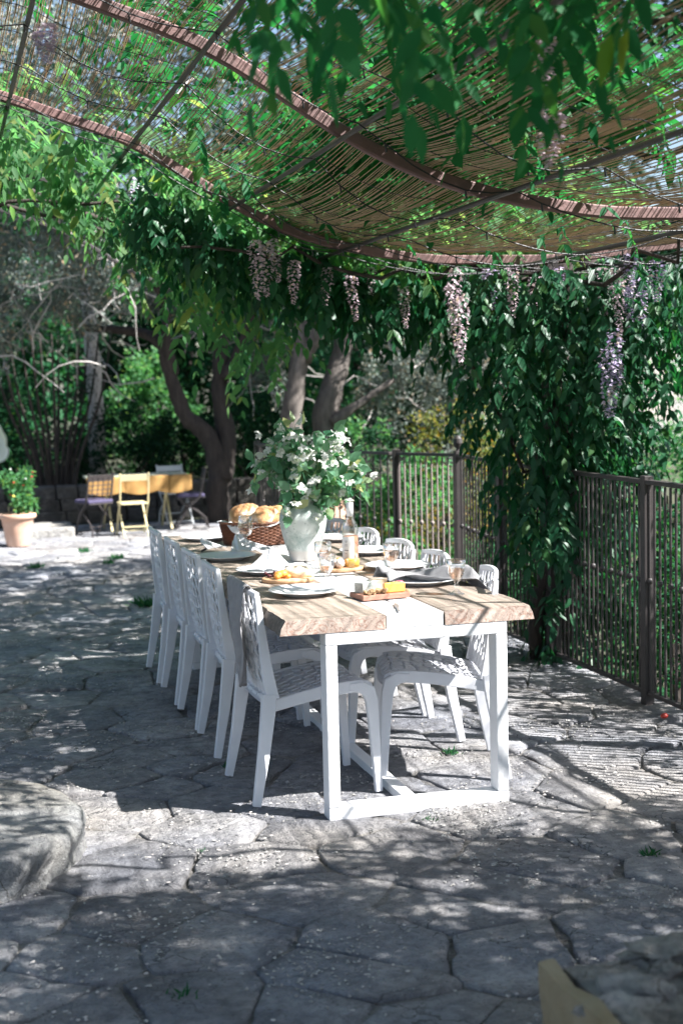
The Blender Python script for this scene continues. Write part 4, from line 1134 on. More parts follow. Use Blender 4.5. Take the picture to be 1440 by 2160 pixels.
RM = [raceme_mesh(.26, .030, i, MAT['petal_p'] if i % 2 else MAT['petal']) for i in range(6)]
def raceme(parent, p, L, fat=1.0, kind=None, i=[0]):
    i[0] += 1; me = RM[i[0] % 6 if kind is None else (i[0] % 3)*2+kind]
    o = bpy.data.objects.new('flower_cluster', me); COL.objects.link(o); o.parent = parent; o.location = [float(a) for a in p]; o.scale = (fat, fat, L/.26); o.rotation_euler = (random.uniform(-.12, .12), random.uniform(-.12, .12), random.uniform(0, 6))
rv = np.random.default_rng(77)
def vine_wires(parent, paths, r, m='bark'):
    for pts in paths:
        b = MB(); k = len(pts); b.tube(pts, [r*(1-.6*i/k) for i in range(k)], 6, wob=.12); b.build('stem', MAT[m], parent, True)
def wavy(a, c, n, amp, rr=rv):
    a, c = np.array(a, float), np.array(c, float); t = np.linspace(0, 1, n)[:, None]; return a+(c-a)*t+rr.normal(0, amp, (n, 3))*np.sin(t*math.pi)**.5

# 1. the vine that climbs the post by the fence, and its curtain under the second arch
w1 = thing('wisteria', 'dark leafy wisteria climbing the post by the fence, hung with lilac flower clusters', 'climbing plant', (2.15, 2.5, 0))
W1 = np.array([2.15, 2.5, 0])
trunk = [np.array([.06*math.sin(z*4)+.02, .05*math.cos(z*4), z]) for z in np.linspace(-.05, 2.25, 26)]
b = MB(); b.tube(trunk, [.075-.018*i/26 for i in range(26)], 9, wob=.10); b.build('trunk', MAT['bark'], w1, True)
trunk2 = [np.array([-.09*math.sin(z*3+1), .08*math.cos(z*3.4), z]) for z in np.linspace(-.05, 2.25, 22)]
b = MB(); b.tube(trunk2, [.045-.012*i/22 for i in range(22)], 7, wob=.12); b.build('trunk', MAT['bark'], w1, True)
vine_wires(w1, [wavy((0, 0, 2.2), (-2.1, .1, 2.35), 14, .04), wavy((0, 0, 2.2), (1.0, .1, 2.3), 10, .04), wavy((-.5, -.05, 1.7), (.05, .1, .9), 10, .04), wavy((0, .1, 2.2), (-1.2, 1.4, 2.3), 12, .05), wavy((0, 0, 2.1), (.2, -1.6, 2.3), 10, .05)], .016)
n = 470   # curtain along the arch
x = rv.uniform(-.15, 3.1, n); y = 2.66+np.abs(rv.normal(0, .34, n))+.10*rv.uniform(-1, 1, n)
low = np.interp(x, [-.3, .24, .58, .95, 1.45, 1.75, 1.9, 2.1, 3.2], [2.25, 2.17, 2.02, 1.95, 1.72, 2.0, 1.95, 1.6, 1.75])
zt = prof(x)-.03; z = zt-(zt-low-.36)*rv.uniform(0, 1, n)**.9
P = np.stack([x, y, z], 1)
D = np.stack([rv.normal(0, .45, n), rv.normal(-.25, .45, n), rv.normal(-.75, .35, n)], 1)
A1 = compound_leaves(P, D, L=.25, lf=.088, droop=.5, rr=rv)
n = 560   # sleeve round the column
z = rv.uniform(.10, 2.3, n)**1.0; rad = np.interp(z, [0, .3, .7, 1.0, 1.3, 1.7, 2.0, 2.3], [.10, .16, .20, .28, .42, .58, .70, .60])
a = rv.uniform(0, 2*math.pi, n); rr_ = rad*rv.uniform(.35, 1, n)
P = np.stack([2.15+.06+np.cos(a)*rr_*1.05, 2.5+np.sin(a)*rr_*.9, z], 1)
keep = rv.uniform(0, 1, n) < np.interp(z, [0, .6, 1.0, 1.3], [.16, .24, .5, 1]); P = P[keep]; a = a[keep]; n = len(P)
D = np.stack([np.cos(a)*.6, np.sin(a)*.6, np.full(n, -.6)], 1)+rv.normal(0, .3, (n, 3))
A2 = compound_leaves(P, D, L=.24, lf=.082, droop=.5, rr=rv)
n = 150   # in front of the post
z = 2.25-1.35*rv.uniform(0, 1, n)**1.3; P = np.stack([2.14+rv.normal(0, .13, n)*(.6+z*.5), 2.33-rv.uniform(0, .22, n), z], 1)
A4 = compound_leaves(P, np.stack([rv.normal(0, .5, n), rv.normal(-.5, .3, n), rv.normal(-.7, .25, n)], 1), L=.24, lf=.085, droop=.5, rr=rv)
n = 170   # right hand side, hanging from the edge of the mat
x = rv.uniform(2.5, 3.5, n); y = rv.uniform(1.0, 3.0, n); z = 2.42-rv.uniform(0, 1, n)*np.interp(y, [.8, 1.6, 2.4, 3], [.3, .55, .95, .9])
A3 = compound_leaves(np.stack([x, y, z], 1), np.stack([rv.normal(.2, .5, n), rv.normal(-.2, .4, n), rv.normal(-.6, .3, n)], 1), L=.26, lf=.08, droop=.5, rr=rv)
arr = cat_arr([A1, A2, A3, A4]); arr[0] = arr[0]-W1
def fol_at(parent, W, arr, m, n_obj, **k):
    # objects picked by world position: shift, pick, shift back through the parent
    B, D, Nn, Ln, Wd = arr; rest = np.ones(len(B), bool)
    q = proj(B+W+unit(D)*Ln[:, None]*.5); size = np.sqrt(Ln*Wd)*F_PX/np.maximum(q[:, 2], .3)
    ins = (q[:, 0] > -20) & (q[:, 0] < 1460) & (q[:, 1] > -20) & (q[:, 1] < 2180) & (q[:, 2] > .4)
    # nearest first: the leaves of the front layer are the ones seen
    size = np.where(ins, size, 0); pick = np.argsort(-size)[:n_obj]; pick = pick[size[pick] > 8]; rest[pick] = False
    me = unit_leaf(m); Du = unit(D); S = unit(np.cross(Du, Nn)); N2 = np.cross(S, Du)
    for i in pick:
        o = bpy.data.objects.new('leaf', me); COL.objects.link(o); o.parent = parent; mx = Matrix.Identity(4)
        for c in range(3): mx[c][0] = S[i][c]*Wd[i]; mx[c][1] = Du[i][c]*Ln[i]; mx[c][2] = N2[i][c]*Wd[i]; mx[c][3] = B[i][c]
        o.matrix_local = mx
    v, f = leaf_arrays(B[rest], D[rest], Nn[rest], Ln[rest], Wd[rest]); o = link('foliage', fast_mesh('foliage', v, f, True), parent, m); o['kind'] = 'stuff'
fol_at(w1, W1, arr, MAT['leaf_shade'], 298)
for (px, py, y, L, fat, kd) in ((540, 500, 2.58, .30, 1.1, 1), (562, 505, 2.6, .27, 1.2, 1), (575, 500, 2.7, .22, 1, 1), (620, 545, 2.6, .22, .9, 1), (690, 560, 2.75, .20, .9, 1), (738, 575, 2.7, .24, .9, 1), (780, 560, 2.9, .15, .8, 1), (850, 600, 2.8, .22, .9, 1),
                          (947, 585, 2.45, .40, 1.0, 1), (975, 615, 2.4, .36, 1.0, 1), (960, 560, 2.6, .3, 1.0, 1), (1032, 560, 2.5, .22, 1.1, 0), (1080, 555, 2.42, .27, 1.0, 1), (1128, 580, 2.6, .22, 1.0, 1), (1175, 560, 2.55, .2, .9, 0), (1262, 560, 2.35, .25, 1.1, 1), (1300, 560, 2.2, .33, 1.0, 1),
                          (1325, 530, 2.0, .22, 1.0, 0), (1345, 580, 2.2, .26, 1.1, 0), (1330, 600, 2.3, .22, 1.1, 0), (1280, 730, 2.0, .34, 1.1, 0), (1298, 750, 2.0, .30, 1.1, 0), (1290, 690, 2.05, .3, 1.2, 0), (1385, 545, 1.8, .2, 1.1, 0)):
    raceme(w1, pyy(px, py, y-.22)-W1, L*1.05, fat*1.15, kd)

# 2. the vine over the far bay of the pergola (sunlit from above)
w2 = thing('wisteria', 'bright sunlit wisteria sprawling over the far left bay of the pergola', 'climbing plant', (-4.1, 4.7, 0)); W2 = np.array([-4.1, 4.7, 0])
b = MB(); b.tube([(.05*math.sin(z*3), .05*math.cos(z*4), z) for z in np.linspace(-.05, 2.5, 20)], .06, 8, wob=.1); b.build('trunk', MAT['bark'], w2, True)
vine_wires(w2, [wavy((0, 0, 2.45), (3.6, -.3, 3.0), 20, .05), wavy((0, 0, 2.45), (4.2, -1.4, 2.72), 20, .06), wavy((1.6, 0, 3.3), (5.0, -.6, 2.35), 18, .05), wavy((2.2, -1.9, 3.15), (5.5, .2, 2.25), 18, .05)], .022)
n = 850
x = rv.uniform(-3.2, 2.6, n); y = rv.uniform(2.55, 5.2, n); z = prof(x)+.10+.22*rv.uniform(-1, 1, n)**1+.05
A = compound_leaves(np.stack([x, y, z], 1), np.stack([rv.normal(0, .7, n), rv.normal(0, .7, n), rv.normal(-.1, .35, n)], 1), L=.26, lf=.085, droop=.3, rr=rv)
n = 1500  # thick hidden part added on the fence side to shade the far paving
x = rv.uniform(.5, 2.9, n); y = rv.uniform(2.7, 7.2, n); z = prof(x)+rv.uniform(.1, .45, n)
Ac = compound_leaves(np.stack([x, y, z], 1), np.stack([rv.normal(0, .7, n), rv.normal(0, .7, n), rv.normal(.1, .35, n)], 1), L=.26, lf=.09, droop=.2, rr=rv)
n = 210  # drooping fringe at left
x = rv.uniform(-1.6, .9, n); y = 2.9+np.abs(rv.normal(0, .9, n)); z = prof(x)-rv.uniform(0, 1, n)**1.4*np.interp(x, [-1.6, -.5, -.1, .9], [.05, .12, .45, .6])
Ab = compound_leaves(np.stack([x, y, z], 1), np.stack([rv.normal(0, .5, n), rv.normal(-.2, .5, n), rv.normal(-.6, .3, n)], 1), L=.25, lf=.085, droop=.4, rr=rv)
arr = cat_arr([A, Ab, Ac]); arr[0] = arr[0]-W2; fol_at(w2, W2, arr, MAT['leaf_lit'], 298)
for (px, py, y, L) in ((278, 370, 3.0, .22), (285, 385, 3.1, .2)): raceme(w2, pyy(px, py, y)-W2, L, 1.0, 0)

# 3. the vine over the mat and hanging into view at the near right
w3 = thing('wisteria', 'dark wisteria sprays hanging close overhead at the upper right', 'climbing plant', (3.2, -1.8, 0)); W3 = np.array([3.2, -1.8, 0])
b = MB(); b.tube([(.05*math.sin(z*3), .05*math.cos(z*4), z) for z in np.linspace(-.9, 2.4, 20)], .07, 8, wob=.1); b.build('trunk', MAT['bark'], w3, True)
vine_wires(w3, [wavy((0, 0, 2.4), (-3.0, .3, 2.62), 20, .05), wavy((0, 0, 2.4), (-4.6, -.6, 3.25), 20, .06), wavy((0, 0, 2.4), (-2.0, 2.0, 2.5), 16, .05), wavy((0, 0, 2.4), (-.2, 2.6, 2.55), 16, .05)], .02)
G = []
def layer(n, xr, yr, dz, L=.26, lf=.085, droop=.3, down=-.1, cond=None):
    x = rv.uniform(*xr, n); y = rv.uniform(*yr, n)
    if cond is not None:
        k = np.array([cond(a, c) for a, c in zip(x, y)]); x, y = x[k], y[k]
    m = len(x); z = mat_z(x, y)+rv.uniform(*dz, m)
    G.append(compound_leaves(np.stack([x, y, z], 1), np.stack([rv.normal(0, .7, m), rv.normal(0, .7, m), rv.normal(down, .35, m)], 1), L=L, lf=lf, droop=droop, rr=rv))
# leaves lying on the mat, left and middle; open over the strip that lights the table
layer(620, (-2.2, 1.05), (-.25, 2.6), (.20, .42), droop=.1, down=.25, cond=lambda x, y: mnoise.noise(Vector((x*1.5, y*1.5, 8))) > (-.22 if x > -.5 else .12))
layer(330, (1.0, 3.2), (-1.2, 2.6), (.20, .40), droop=.1, down=.25, cond=lambda x, y: mnoise.noise(Vector((x*2.0, y*2.0, 3))) > .30 and not (x > 1.6 and y < -.1))
layer(2500, (-3.0, 4.2), (-4.2, -2.0), (.22, .7), droop=.1, down=.3)  # leaf mass mostly out of view, added to shade the foreground
layer(300, (-.3, .85), (-2.0, -.75), (.2, .45), droop=.1, down=.25)  # added to keep the sun off the stone step
layer(850, (.55, 1.36), (-.45, 2.9), (.2, .45), droop=.1, down=.25)  # thick strip added to shade the ground left of the table
# foliage below the mat near the camera, upper right of the view
n = 46
px = rv.uniform(480, 1500, n); lowy = np.interp(px, [480, 560, 640, 780, 900, 1000, 1100, 1250, 1330, 1500], [40, 90, 200, 90, 190, 130, 190, 110, 260, 190]); py = lowy*rv.uniform(0, 1, n)**.7-60
yy = rv.uniform(-2.5, -1.2, n); P = np.array([pyy(a, c, d) for a, c, d in zip(px, py, yy)]); ok = P[:, 2] < mat_z(P[:, 0], P[:, 1])+.12; P = P[ok]; n = len(P)
P[:, 2] += .10
G.append(compound_leaves(P, np.stack([rv.normal(0, .45, n), rv.normal(0, .45, n), rv.normal(-.8, .3, n)], 1), pairs=4, L=.20, lf=.078, droop=.5, rr=rv))
# curtain along the right edge of the pergola (its hanging leaves streak the light)
n = 100
x = rv.uniform(3.05, 3.5, n); y = rv.uniform(-1.6, 1.2, n); z = 2.4-rv.uniform(0, .75, n)
G.append(compound_leaves(np.stack([x, y, z], 1), np.stack([rv.normal(0, .4, n), rv.normal(0, .4, n), rv.normal(-.8, .3, n)], 1), L=.26, lf=.08, droop=.6, rr=rv))
n = 190  # denser hanging part, shading the strip by the fence
x = rv.uniform(3.05, 3.6, n); y = rv.uniform(-.1, 1.5, n); z = 2.42-rv.uniform(0, 1.0, n)
G.append(compound_leaves(np.stack([x, y, z], 1), np.stack([rv.normal(0, .4, n), rv.normal(0, .4, n), rv.normal(-.8, .3, n)], 1), L=.26, lf=.08, droop=.6, rr=rv))
# sprigs poking through the mat
SP = [(375, 200, 1.2), (400, 230, 1.0), (480, 330, 1.6), (395, 330, 2.3), (460, 360, 2.35), (1080, 190, -.6), (1075, 230, -.6), (1170, 420, 1.0), (1120, 400, 1.2), (830, 490, 2.2), (1010, 480, 2.0), (1290, 420, .8), (1320, 240, -.3), (1230, 330, .4), (1170, 330, .5)]
P = np.array([pyy(*s) for s in SP]); G.append(compound_leaves(P, np.tile([[.2, -.5, -.7]], (len(P), 1))+rv.normal(0, .25, (len(P), 3)), L=.22, lf=.07, droop=.4, rr=rv))
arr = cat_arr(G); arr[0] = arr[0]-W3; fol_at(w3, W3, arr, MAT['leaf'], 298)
yl = [[pyy(1290, 30, -2.35)-W3], [pyy(1320, 20, -2.35)-W3]]
for k, (px_, py_, ln) in enumerate(((1290, 70, .105), (1325, 60, .10))):
    o = bpy.data.objects.new('leaf', unit_leaf(MAT['leaf_y'])); COL.objects.link(o); o.parent = w3; o.location = tuple(pyy(px_, py_, -2.5)-W3); o.rotation_euler = (R(-82), R(12), R(20+20*k)); o.scale = (ln*.45, ln, ln*.4); o['label'] = 'yellowish leaf, larger and brighter than the rest'
for (px_, py_, y, L, f_) in ((1155, 70, -1.6, .10, .8), (1160, 230, -1.35, .15, 1.2), (1150, 140, -1.5, .13, .9)): raceme(w3, pyy(px_, py_, y)-W3, L, f_, 1)
raceme(w3, pyy(95, 45, -.9)-W3, .105, 1.0, 1); raceme(w3, pyy(92, 62, -.92)-W3, .09, 1.0, 0)

# ================================================================== FAR TERRACE
p = pz(42, 1158, 0)
t = thing('flower_pot', 'terracotta flower pot with a thick rim at the far left', 'flower pot', (p[0], p[1]+.18, .01))
b = MB(); b.lathe([(.001, 0), (.115, 0), (.122, .012), (.150, .20), (.165, .285), (.170, .29), (.188, .295), (.192, .305), (.192, .332), (.186, .342), (.165, .342), (.158, .32), (.001, .315)], 36); b.build('body', MAT['terracotta'], t, True)
b = MB(); b.lathe([(.001, .317), (.155, .318)], 20); b.build('soil', MAT['soil'], t)
pt = thing('potted_plant', 'bushy green plant with small red and yellow blooms growing in the terracotta pot', 'potted plant', (p[0], p[1]+.18, .32)); rp = np.random.default_rng(9)
C = np.array([(.04, 0, .12), (.08, -.05, .22), (.0, .05, .25), (-.05, 0, .33), (.12, 0, .12), (.09, .05, .33), (-.08, -.03, .40), (.1, -.02, .42), (.02, -.08, .15)])
foliage(pt, cloud_leaves(C, np.full(len(C), .10), 900, .05, .026, rp, .4, .1), MAT['bush_l'])
b = MB()
for k in range(6): b.tube([(0, 0, 0), tuple(C[k]*.6), tuple(C[k])], [.006, .004, .002], 5)
b.build('stems', MAT['bush'], pt)
for k in range(13):
    q = C[rp.integers(0, len(C))]+unit(rp.normal(size=3))*.10; q[1] -= .06; b = MB(); b.blob((0, 0, 0), (.014, .014, .010), 1, .5, 3, seed=k); o = b.build('flower', MAT[('red', 'yellowjar', 'white_petal', 'red')[k % 4]], pt, True); o.location = tuple(q)
# earthen jar
p = pyy(713, 1130, 5.3); gz = 0
p = pz(713, 1150, 0)
t = thing('earthen_jar', 'pale earthen jar standing on the ground behind the table and bottle', 'jar', (p[0], p[1], .0))
b = MB(); b.lathe([(.001, 0), (.06, 0), (.10, .05), (.15, .16), (.16, .24), (.13, .32), (.07, .38), (.06, .42), (.075, .44), (.05, .43), (.001, .38)], 28); b.build('body', MAT['terracotta'], t, True)

# yellow table and its chairs
yt = thing('garden_table', 'yellow folding garden table with a hanging yellow cloth edge under the olive trees', 'table', (.93, 11.40, 0)); yt.scale = (.84, .84, .84)
b = MB(); b.box((0, 0, .735), (1.36, .72, .03), bev=.006); b.build('tabletop', MAT['yedge'], yt)
for x in (-.40, .40):
    for s in (-1, 1):
        b = MB(); b.box((x+.022*s, 0, .36), (.028, .92, .035), Matrix.Rotation(s*R(49), 3, 'X') if False else Matrix.Rotation(s*R(48), 3, 'X'), bev=.004); b.build('leg', MAT['ypaint'], yt)
    for yv in (-.26, .26): pass
def f(u, v):
    x = .93+.84*(-.70+1.40*u); d = .17+.035*abs(math.sin(u*math.pi*3)); return (x, 11.40-.31-.012*math.sin(u*30)*v-.012*v, .84*.752-d*v)
setp(cloth('tablecloth', f, 60, 6, .004, MAT['ycloth']), 'orange yellow scalloped cloth hanging from the front of the garden table', 'tablecloth')
def folding_chair(x, y, rot, m, lab, cushion=False, grid=False, slats=True, curved=False):
    t = thing('folding_chair', lab, 'chair', (x, y, 0), rot); t.scale = (.81, .81, .81)
    for s in (-1, 1):
        b = MB(); b.sweep([(s*.19, -.24, .0), (s*.19, -.05, .30), (s*.19, .12, .46), (s*.19, .16, .62), (s*.19, .22, .86)], (1, 0, 0), .022, .026); b.build('back_leg', m, t)
        if curved: b = MB(); b.tube([(s*.17, .24, .0), (s*.17, .20, .16), (s*.17, .08, .26), (s*.17, -.10, .36), (s*.17, -.18, .44)], .012, 6); b.build('front_leg', m, t)
        else: b = MB(); b.sweep([(s*.165, .26, 0), (s*.165, -.02, .26), (s*.165, -.18, .44)], (1, 0, 0), .020, .026); b.build('front_leg', m, t)
    b = MB()
    for k in range(6): b.box((0, -.17+.068*k, .45), (.36, .056, .016), bev=.003)
    b.build('seat', m, t)
    b = MB(); b.box((0, .205, .80), (.40, .016, .085), Matrix.Rotation(R(-12), 3, 'X'), bev=.004); b.build('top_slat', m, t)
    if grid:
        b = MB()
        for k in range(4): b.box((-.12+.08*k, .19, .68), (.012, .010, .26), Matrix.Rotation(R(-12), 3, 'X'))
        for k in range(4): b.box((0, .172+.012*k, .58+.06*k), (.36, .010, .012))
        b.build('back_grid', m, t)
    for (yy, z) in ((.155, .14), (-.22, .05)): b = MB(); b.box((0, yy, z), (.36, .016, .018)); b.build('rung', m, t)
    if cushion:
        b = MB(); b.box((0, 0, .48), (.38, .38, .045), bev=.018); b.build('seat_cushion', MAT['cushion'], t)
    return t
# front of the chair is -Y in its own frame, its back +Y
folding_chair(.80, 10.75, R(183), MAT['ypaint'], 'yellow folding chair seen from behind at the front of the garden table')
folding_chair(.40, 10.95, R(205), MAT['iron'], 'dark grid backed folding chair with purple cushion at the left of the garden table', cushion=True, grid=True, curved=True)
folding_chair(1.52, 11.25, R(265), MAT['iron'], 'dark metal chair with purple cushion at the right end of the garden table', cushion=True, curved=True)
folding_chair(1.45, 11.95, R(10), MAT['palegrey'], 'pale folding chair behind the right end of the garden table', curved=True)

# ================================================================== TREES AND SHRUBS
rt = np.random.default_rng(101)
def limb(b, pts, r0, r1, n=11, wob=.17):
    P = np.array(pts, float); k = len(P); t = np.linspace(0, k-1, (k-1)*5+1); i = np.minimum(t.astype(int), k-2); f_ = (t-i)[:, None]
    Q = P[i]+(P[i+1]-P[i])*f_
    for _ in range(2): Q[1:-1] = (Q[:-2]+2*Q[1:-1]+Q[2:])/4
    b.tube(Q, np.linspace(r0, r1, len(Q)), n, wob=wob)
def tree(name, lab, base, limbs, crown, m_leaf, m_bark='bark', nleaf=9000, ln=.055, wd=.016, twigs=0, group=None, cat='tree', down=.1, simple=True):
    base = np.array(base, float); t = thing(name, lab, cat, base, 0, group)
    if limbs:
        for k, (pts, r0, r1) in enumerate(limbs):
            b = MB(); limb(b, np.array(pts)-base, r0, r1); b.build('trunk' if k == 0 else 'limb', MAT[m_bark], t, True)
    C = np.array([c[:3] for c in crown])-base; Rr = np.array([c[3] for c in crown])
    # sub clumps give the crown its light and dark
    sc, sr_ = [], []
    for c, r in zip(C, Rr):
        k = max(6, int(26*r)); g = unit(rt.normal(size=(k, 3)))*(rt.uniform(.35, 1.05, (k, 1)))*r; g[:, 2] *= .8; sc.append(c+g); sr_.append(np.full(k, r*.30)*rt.uniform(.5, 1.4, k))
    sc = np.concatenate(sc); sr_ = np.concatenate(sr_)
    foliage(t, cloud_leaves(sc, sr_, nleaf, ln, wd, rt, .5, down), MAT[m_leaf], simple=simple, name='crown')
    if twigs:
        b = MB()
        for k in range(twigs):
            c = C[rt.integers(0, len(C))]; r = Rr.mean(); a = c+rt.normal(0, .5, 3)*r; d = unit(rt.normal(size=3)*[1, 1, .6]); pts = [a]
            for q in range(5): d = unit(d+rt.normal(0, .35, 3)); pts.append(pts[-1]+d*r*.22)
            b.tube(pts, [.010, .009, .008, .006, .005, .003], 4)
        o = b.build('twigs', MAT['twig'], t); o['kind'] = 'stuff'
    return t
# olive trees
o1 = pyy(475, 1112, 11.6); X, Y = 1.97, 11.9
def T(px, py, y): return pyy(px, py, y)
tree('olive_tree', 'old olive tree with a forked dark trunk behind the garden table', (X, Y, 0),
     [([(X, Y, -.1), (X-.02, Y, .35), T(465, 1000, Y), T(440, 915, Y), T(390, 880, Y), T(362, 800, Y), T(340, 720, Y), T(300, 700, Y+.3), T(180, 690, Y+.5)], .145, .045),
      ([T(470, 1010, Y), T(478, 920, Y+.05), T(462, 830, Y+.1), T(465, 740, Y+.1), T(462, 640, Y+.2), T(430, 560, Y+.3)], .125, .055),
      ([T(365, 790, Y), T(352, 720, Y-.1), T(352, 640, Y-.2), T(300, 560, Y-.4)], .075, .03),
      ([T(475, 800, Y), T(520, 700, Y), T(560, 600, Y-.3)], .07, .03)],
     [(*T(px, py, y), r) for px, py, y, r in ((60, 560, 11.0, .85), (180, 520, 10.6, .8), (250, 600, 11.3, .7), (40, 660, 11.6, .6), (150, 640, 12.0, .55), (330, 560, 11.8, .7), (100, 450, 10.6, .7), (-60, 560, 11.2, .9), (-80, 680, 11.6, .7), (420, 580, 12.2, .6), (540, 640, 12.6, .6), (380, 620, 12.6, .5), (230, 430, 11, .8), (-40, 420, 10.8, .9), (80, 250, 10, 1.0), (230, 130, 9.5, 1.0), (380, 120, 9.5, .9), (120, 20, 9.5, 1.0), (330, 0, 9.5, 1.0), (480, 60, 10, .9), (0, 120, 10, .9))],
     'olive', nleaf=52000, ln=.07, wd=.022, twigs=260)
X2, Y2 = 2.95, 11.2
tree('olive_tree', 'leaning olive tree with pale sunlit bark behind the bouquet', (X2, Y2, 0),
     [([(X2-.25, Y2, -.1), T(640, 1000, Y2), T(612, 900, Y2), T(625, 800, Y2), T(640, 700, Y2), T(600, 600, Y2)], .15, .08),
      ([T(690, 1010, Y2+.3), T(680, 880, Y2+.3), T(720, 760, Y2+.3), T(735, 640, Y2+.3), T(760, 560, Y2+.5)], .16, .09),
      ([T(640, 760, Y2), T(690, 660, Y2-.2), T(700, 560, Y2-.3)], .09, .05), ([T(700, 890, Y2+.2), T(760, 850, Y2+.1), T(830, 800, Y2)], .07, .03)],
     [(*T(px, py, y), r) for px, py, y, r in ((560, 700, 12.5, .55), (600, 560, 11.5, .8), (760, 520, 11.5, .9), (880, 760, 11.2, .6), (960, 800, 10.8, .55), (820, 800, 12.0, .5), (560, 800, 13.0, .4), (900, 600, 11, .8), (1020, 760, 10.5, .6))],
     'olive', m_bark='bark_m', nleaf=22000, ln=.065, wd=.02, twigs=60)
Xw = T(200, 900, 14.5)
tree('sunlit_tree', 'slim tree with a bright sunlit trunk at the back left', (Xw[0], 14.5, 0),
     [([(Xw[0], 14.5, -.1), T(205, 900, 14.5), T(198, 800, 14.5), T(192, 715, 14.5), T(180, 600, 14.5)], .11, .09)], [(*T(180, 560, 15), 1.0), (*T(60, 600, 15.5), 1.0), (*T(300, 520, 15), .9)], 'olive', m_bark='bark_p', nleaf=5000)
# multi stemmed shrub
c = T(120, 1058, 13.3)
stems = [([(c[0]+dx*.25, 13.3, -.1), (c[0]+dx*.45, 13.3+dy, .7), (c[0]+dx, 13.3+dy*2, 1.5), (c[0]+dx*1.25, 13.3+dy*2, 2.3)], .028, .010) for dx, dy in zip(np.linspace(-.6, .6, 13), rt.normal(0, .12, 13))]
tree('multi_stem_shrub', 'dark shrub of many thin upright stems behind the flower pot', (c[0], 13.3, 0), stems, [(c[0]+dx, 13.4, z, .38) for dx, z in ((-.6, 1.9), (0, 2.2), (.5, 2.0), (-.3, 1.6), (.4, 1.6), (-.9, 1.7))], 'hedge', nleaf=2600, ln=.06, wd=.012, cat='shrub')
def shrub(name, lab, px, py, y, rx, rz, m, n, ln=.05, wd=.028, group=None, zbase=None, cat='shrub', core=True, ry=None):
    c = T(px, py, y); zb = 0 if zbase is None else zbase
    h = c[2]+rz-zb; t = thing(name, lab, cat, (c[0], c[1], zb), 0, group); ry = ry or rx*.8
    cl, rr_ = [], []
    k = int(70*max(.4, rx*rz)); g = unit(rt.normal(size=(k, 3))); g[:, 2] = np.abs(g[:, 2])*1.0-.25*rt.uniform(0, 1, k)
    rr0 = rt.uniform(.72, 1.06, (k, 1)); C = g*rr0*np.array([rx, ry, h*.5])+np.array([0, 0, h*.5]); C[:, 2] = np.clip(C[:, 2], .05, None)
    zf = rt.uniform(0, 1, k); low = np.stack([g[:, 0]*rx*.95, g[:, 1]*ry*.95, zf*h*.6], 1); C = np.concatenate([C, low])
    foliage(t, cloud_leaves(C, np.full(len(C), .22*min(rx, h)*1.0), n, ln, wd, rt, .6, .05), MAT[m], simple=True, name='crown')
    b = MB()
    for q in range(7):
        e = C[rt.integers(0, len(C))]*.8; b.tube([(0, 0, -.1), tuple(e*[.35, .35, .5]), tuple(e)], [.03, .018, .008], 5)
    b.build('branches', MAT['bark'], t)
    return t
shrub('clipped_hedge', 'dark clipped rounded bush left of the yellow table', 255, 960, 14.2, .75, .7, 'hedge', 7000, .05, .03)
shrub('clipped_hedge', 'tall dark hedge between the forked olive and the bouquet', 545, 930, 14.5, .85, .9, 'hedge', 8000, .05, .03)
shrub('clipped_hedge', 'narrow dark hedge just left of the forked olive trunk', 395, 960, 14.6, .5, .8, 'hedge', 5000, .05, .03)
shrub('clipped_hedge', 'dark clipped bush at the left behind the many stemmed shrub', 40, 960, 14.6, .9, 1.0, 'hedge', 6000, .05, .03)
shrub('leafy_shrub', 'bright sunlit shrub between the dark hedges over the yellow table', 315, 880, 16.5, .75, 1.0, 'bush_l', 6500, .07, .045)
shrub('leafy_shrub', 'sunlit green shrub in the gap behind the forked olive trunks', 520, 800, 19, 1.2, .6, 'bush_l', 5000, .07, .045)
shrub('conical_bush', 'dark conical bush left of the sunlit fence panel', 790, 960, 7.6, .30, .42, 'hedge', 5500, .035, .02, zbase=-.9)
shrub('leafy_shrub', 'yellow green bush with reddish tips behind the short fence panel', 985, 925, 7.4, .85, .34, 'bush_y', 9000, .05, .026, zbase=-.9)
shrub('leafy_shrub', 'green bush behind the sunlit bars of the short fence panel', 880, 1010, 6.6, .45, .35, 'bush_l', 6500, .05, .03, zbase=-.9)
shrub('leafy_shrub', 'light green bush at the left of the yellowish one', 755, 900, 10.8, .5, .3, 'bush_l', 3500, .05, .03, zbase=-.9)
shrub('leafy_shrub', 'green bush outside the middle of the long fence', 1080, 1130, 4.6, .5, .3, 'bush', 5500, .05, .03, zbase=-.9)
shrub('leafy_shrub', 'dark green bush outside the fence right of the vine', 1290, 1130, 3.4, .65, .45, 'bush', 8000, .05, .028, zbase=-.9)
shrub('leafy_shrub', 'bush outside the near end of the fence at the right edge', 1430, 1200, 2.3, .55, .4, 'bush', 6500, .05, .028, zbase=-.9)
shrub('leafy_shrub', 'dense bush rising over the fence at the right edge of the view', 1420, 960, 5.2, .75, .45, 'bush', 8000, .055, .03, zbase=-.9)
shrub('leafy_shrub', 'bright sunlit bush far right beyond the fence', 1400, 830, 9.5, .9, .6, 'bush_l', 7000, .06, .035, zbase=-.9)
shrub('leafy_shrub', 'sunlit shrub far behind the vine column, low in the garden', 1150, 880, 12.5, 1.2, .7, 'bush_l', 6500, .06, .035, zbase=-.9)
shrub('silvery_shrub', 'silvery olive shrub above the yellowish bush', 935, 800, 11.5, 1.0, .8, 'olive', 9000, .055, .016, zbase=-.9)
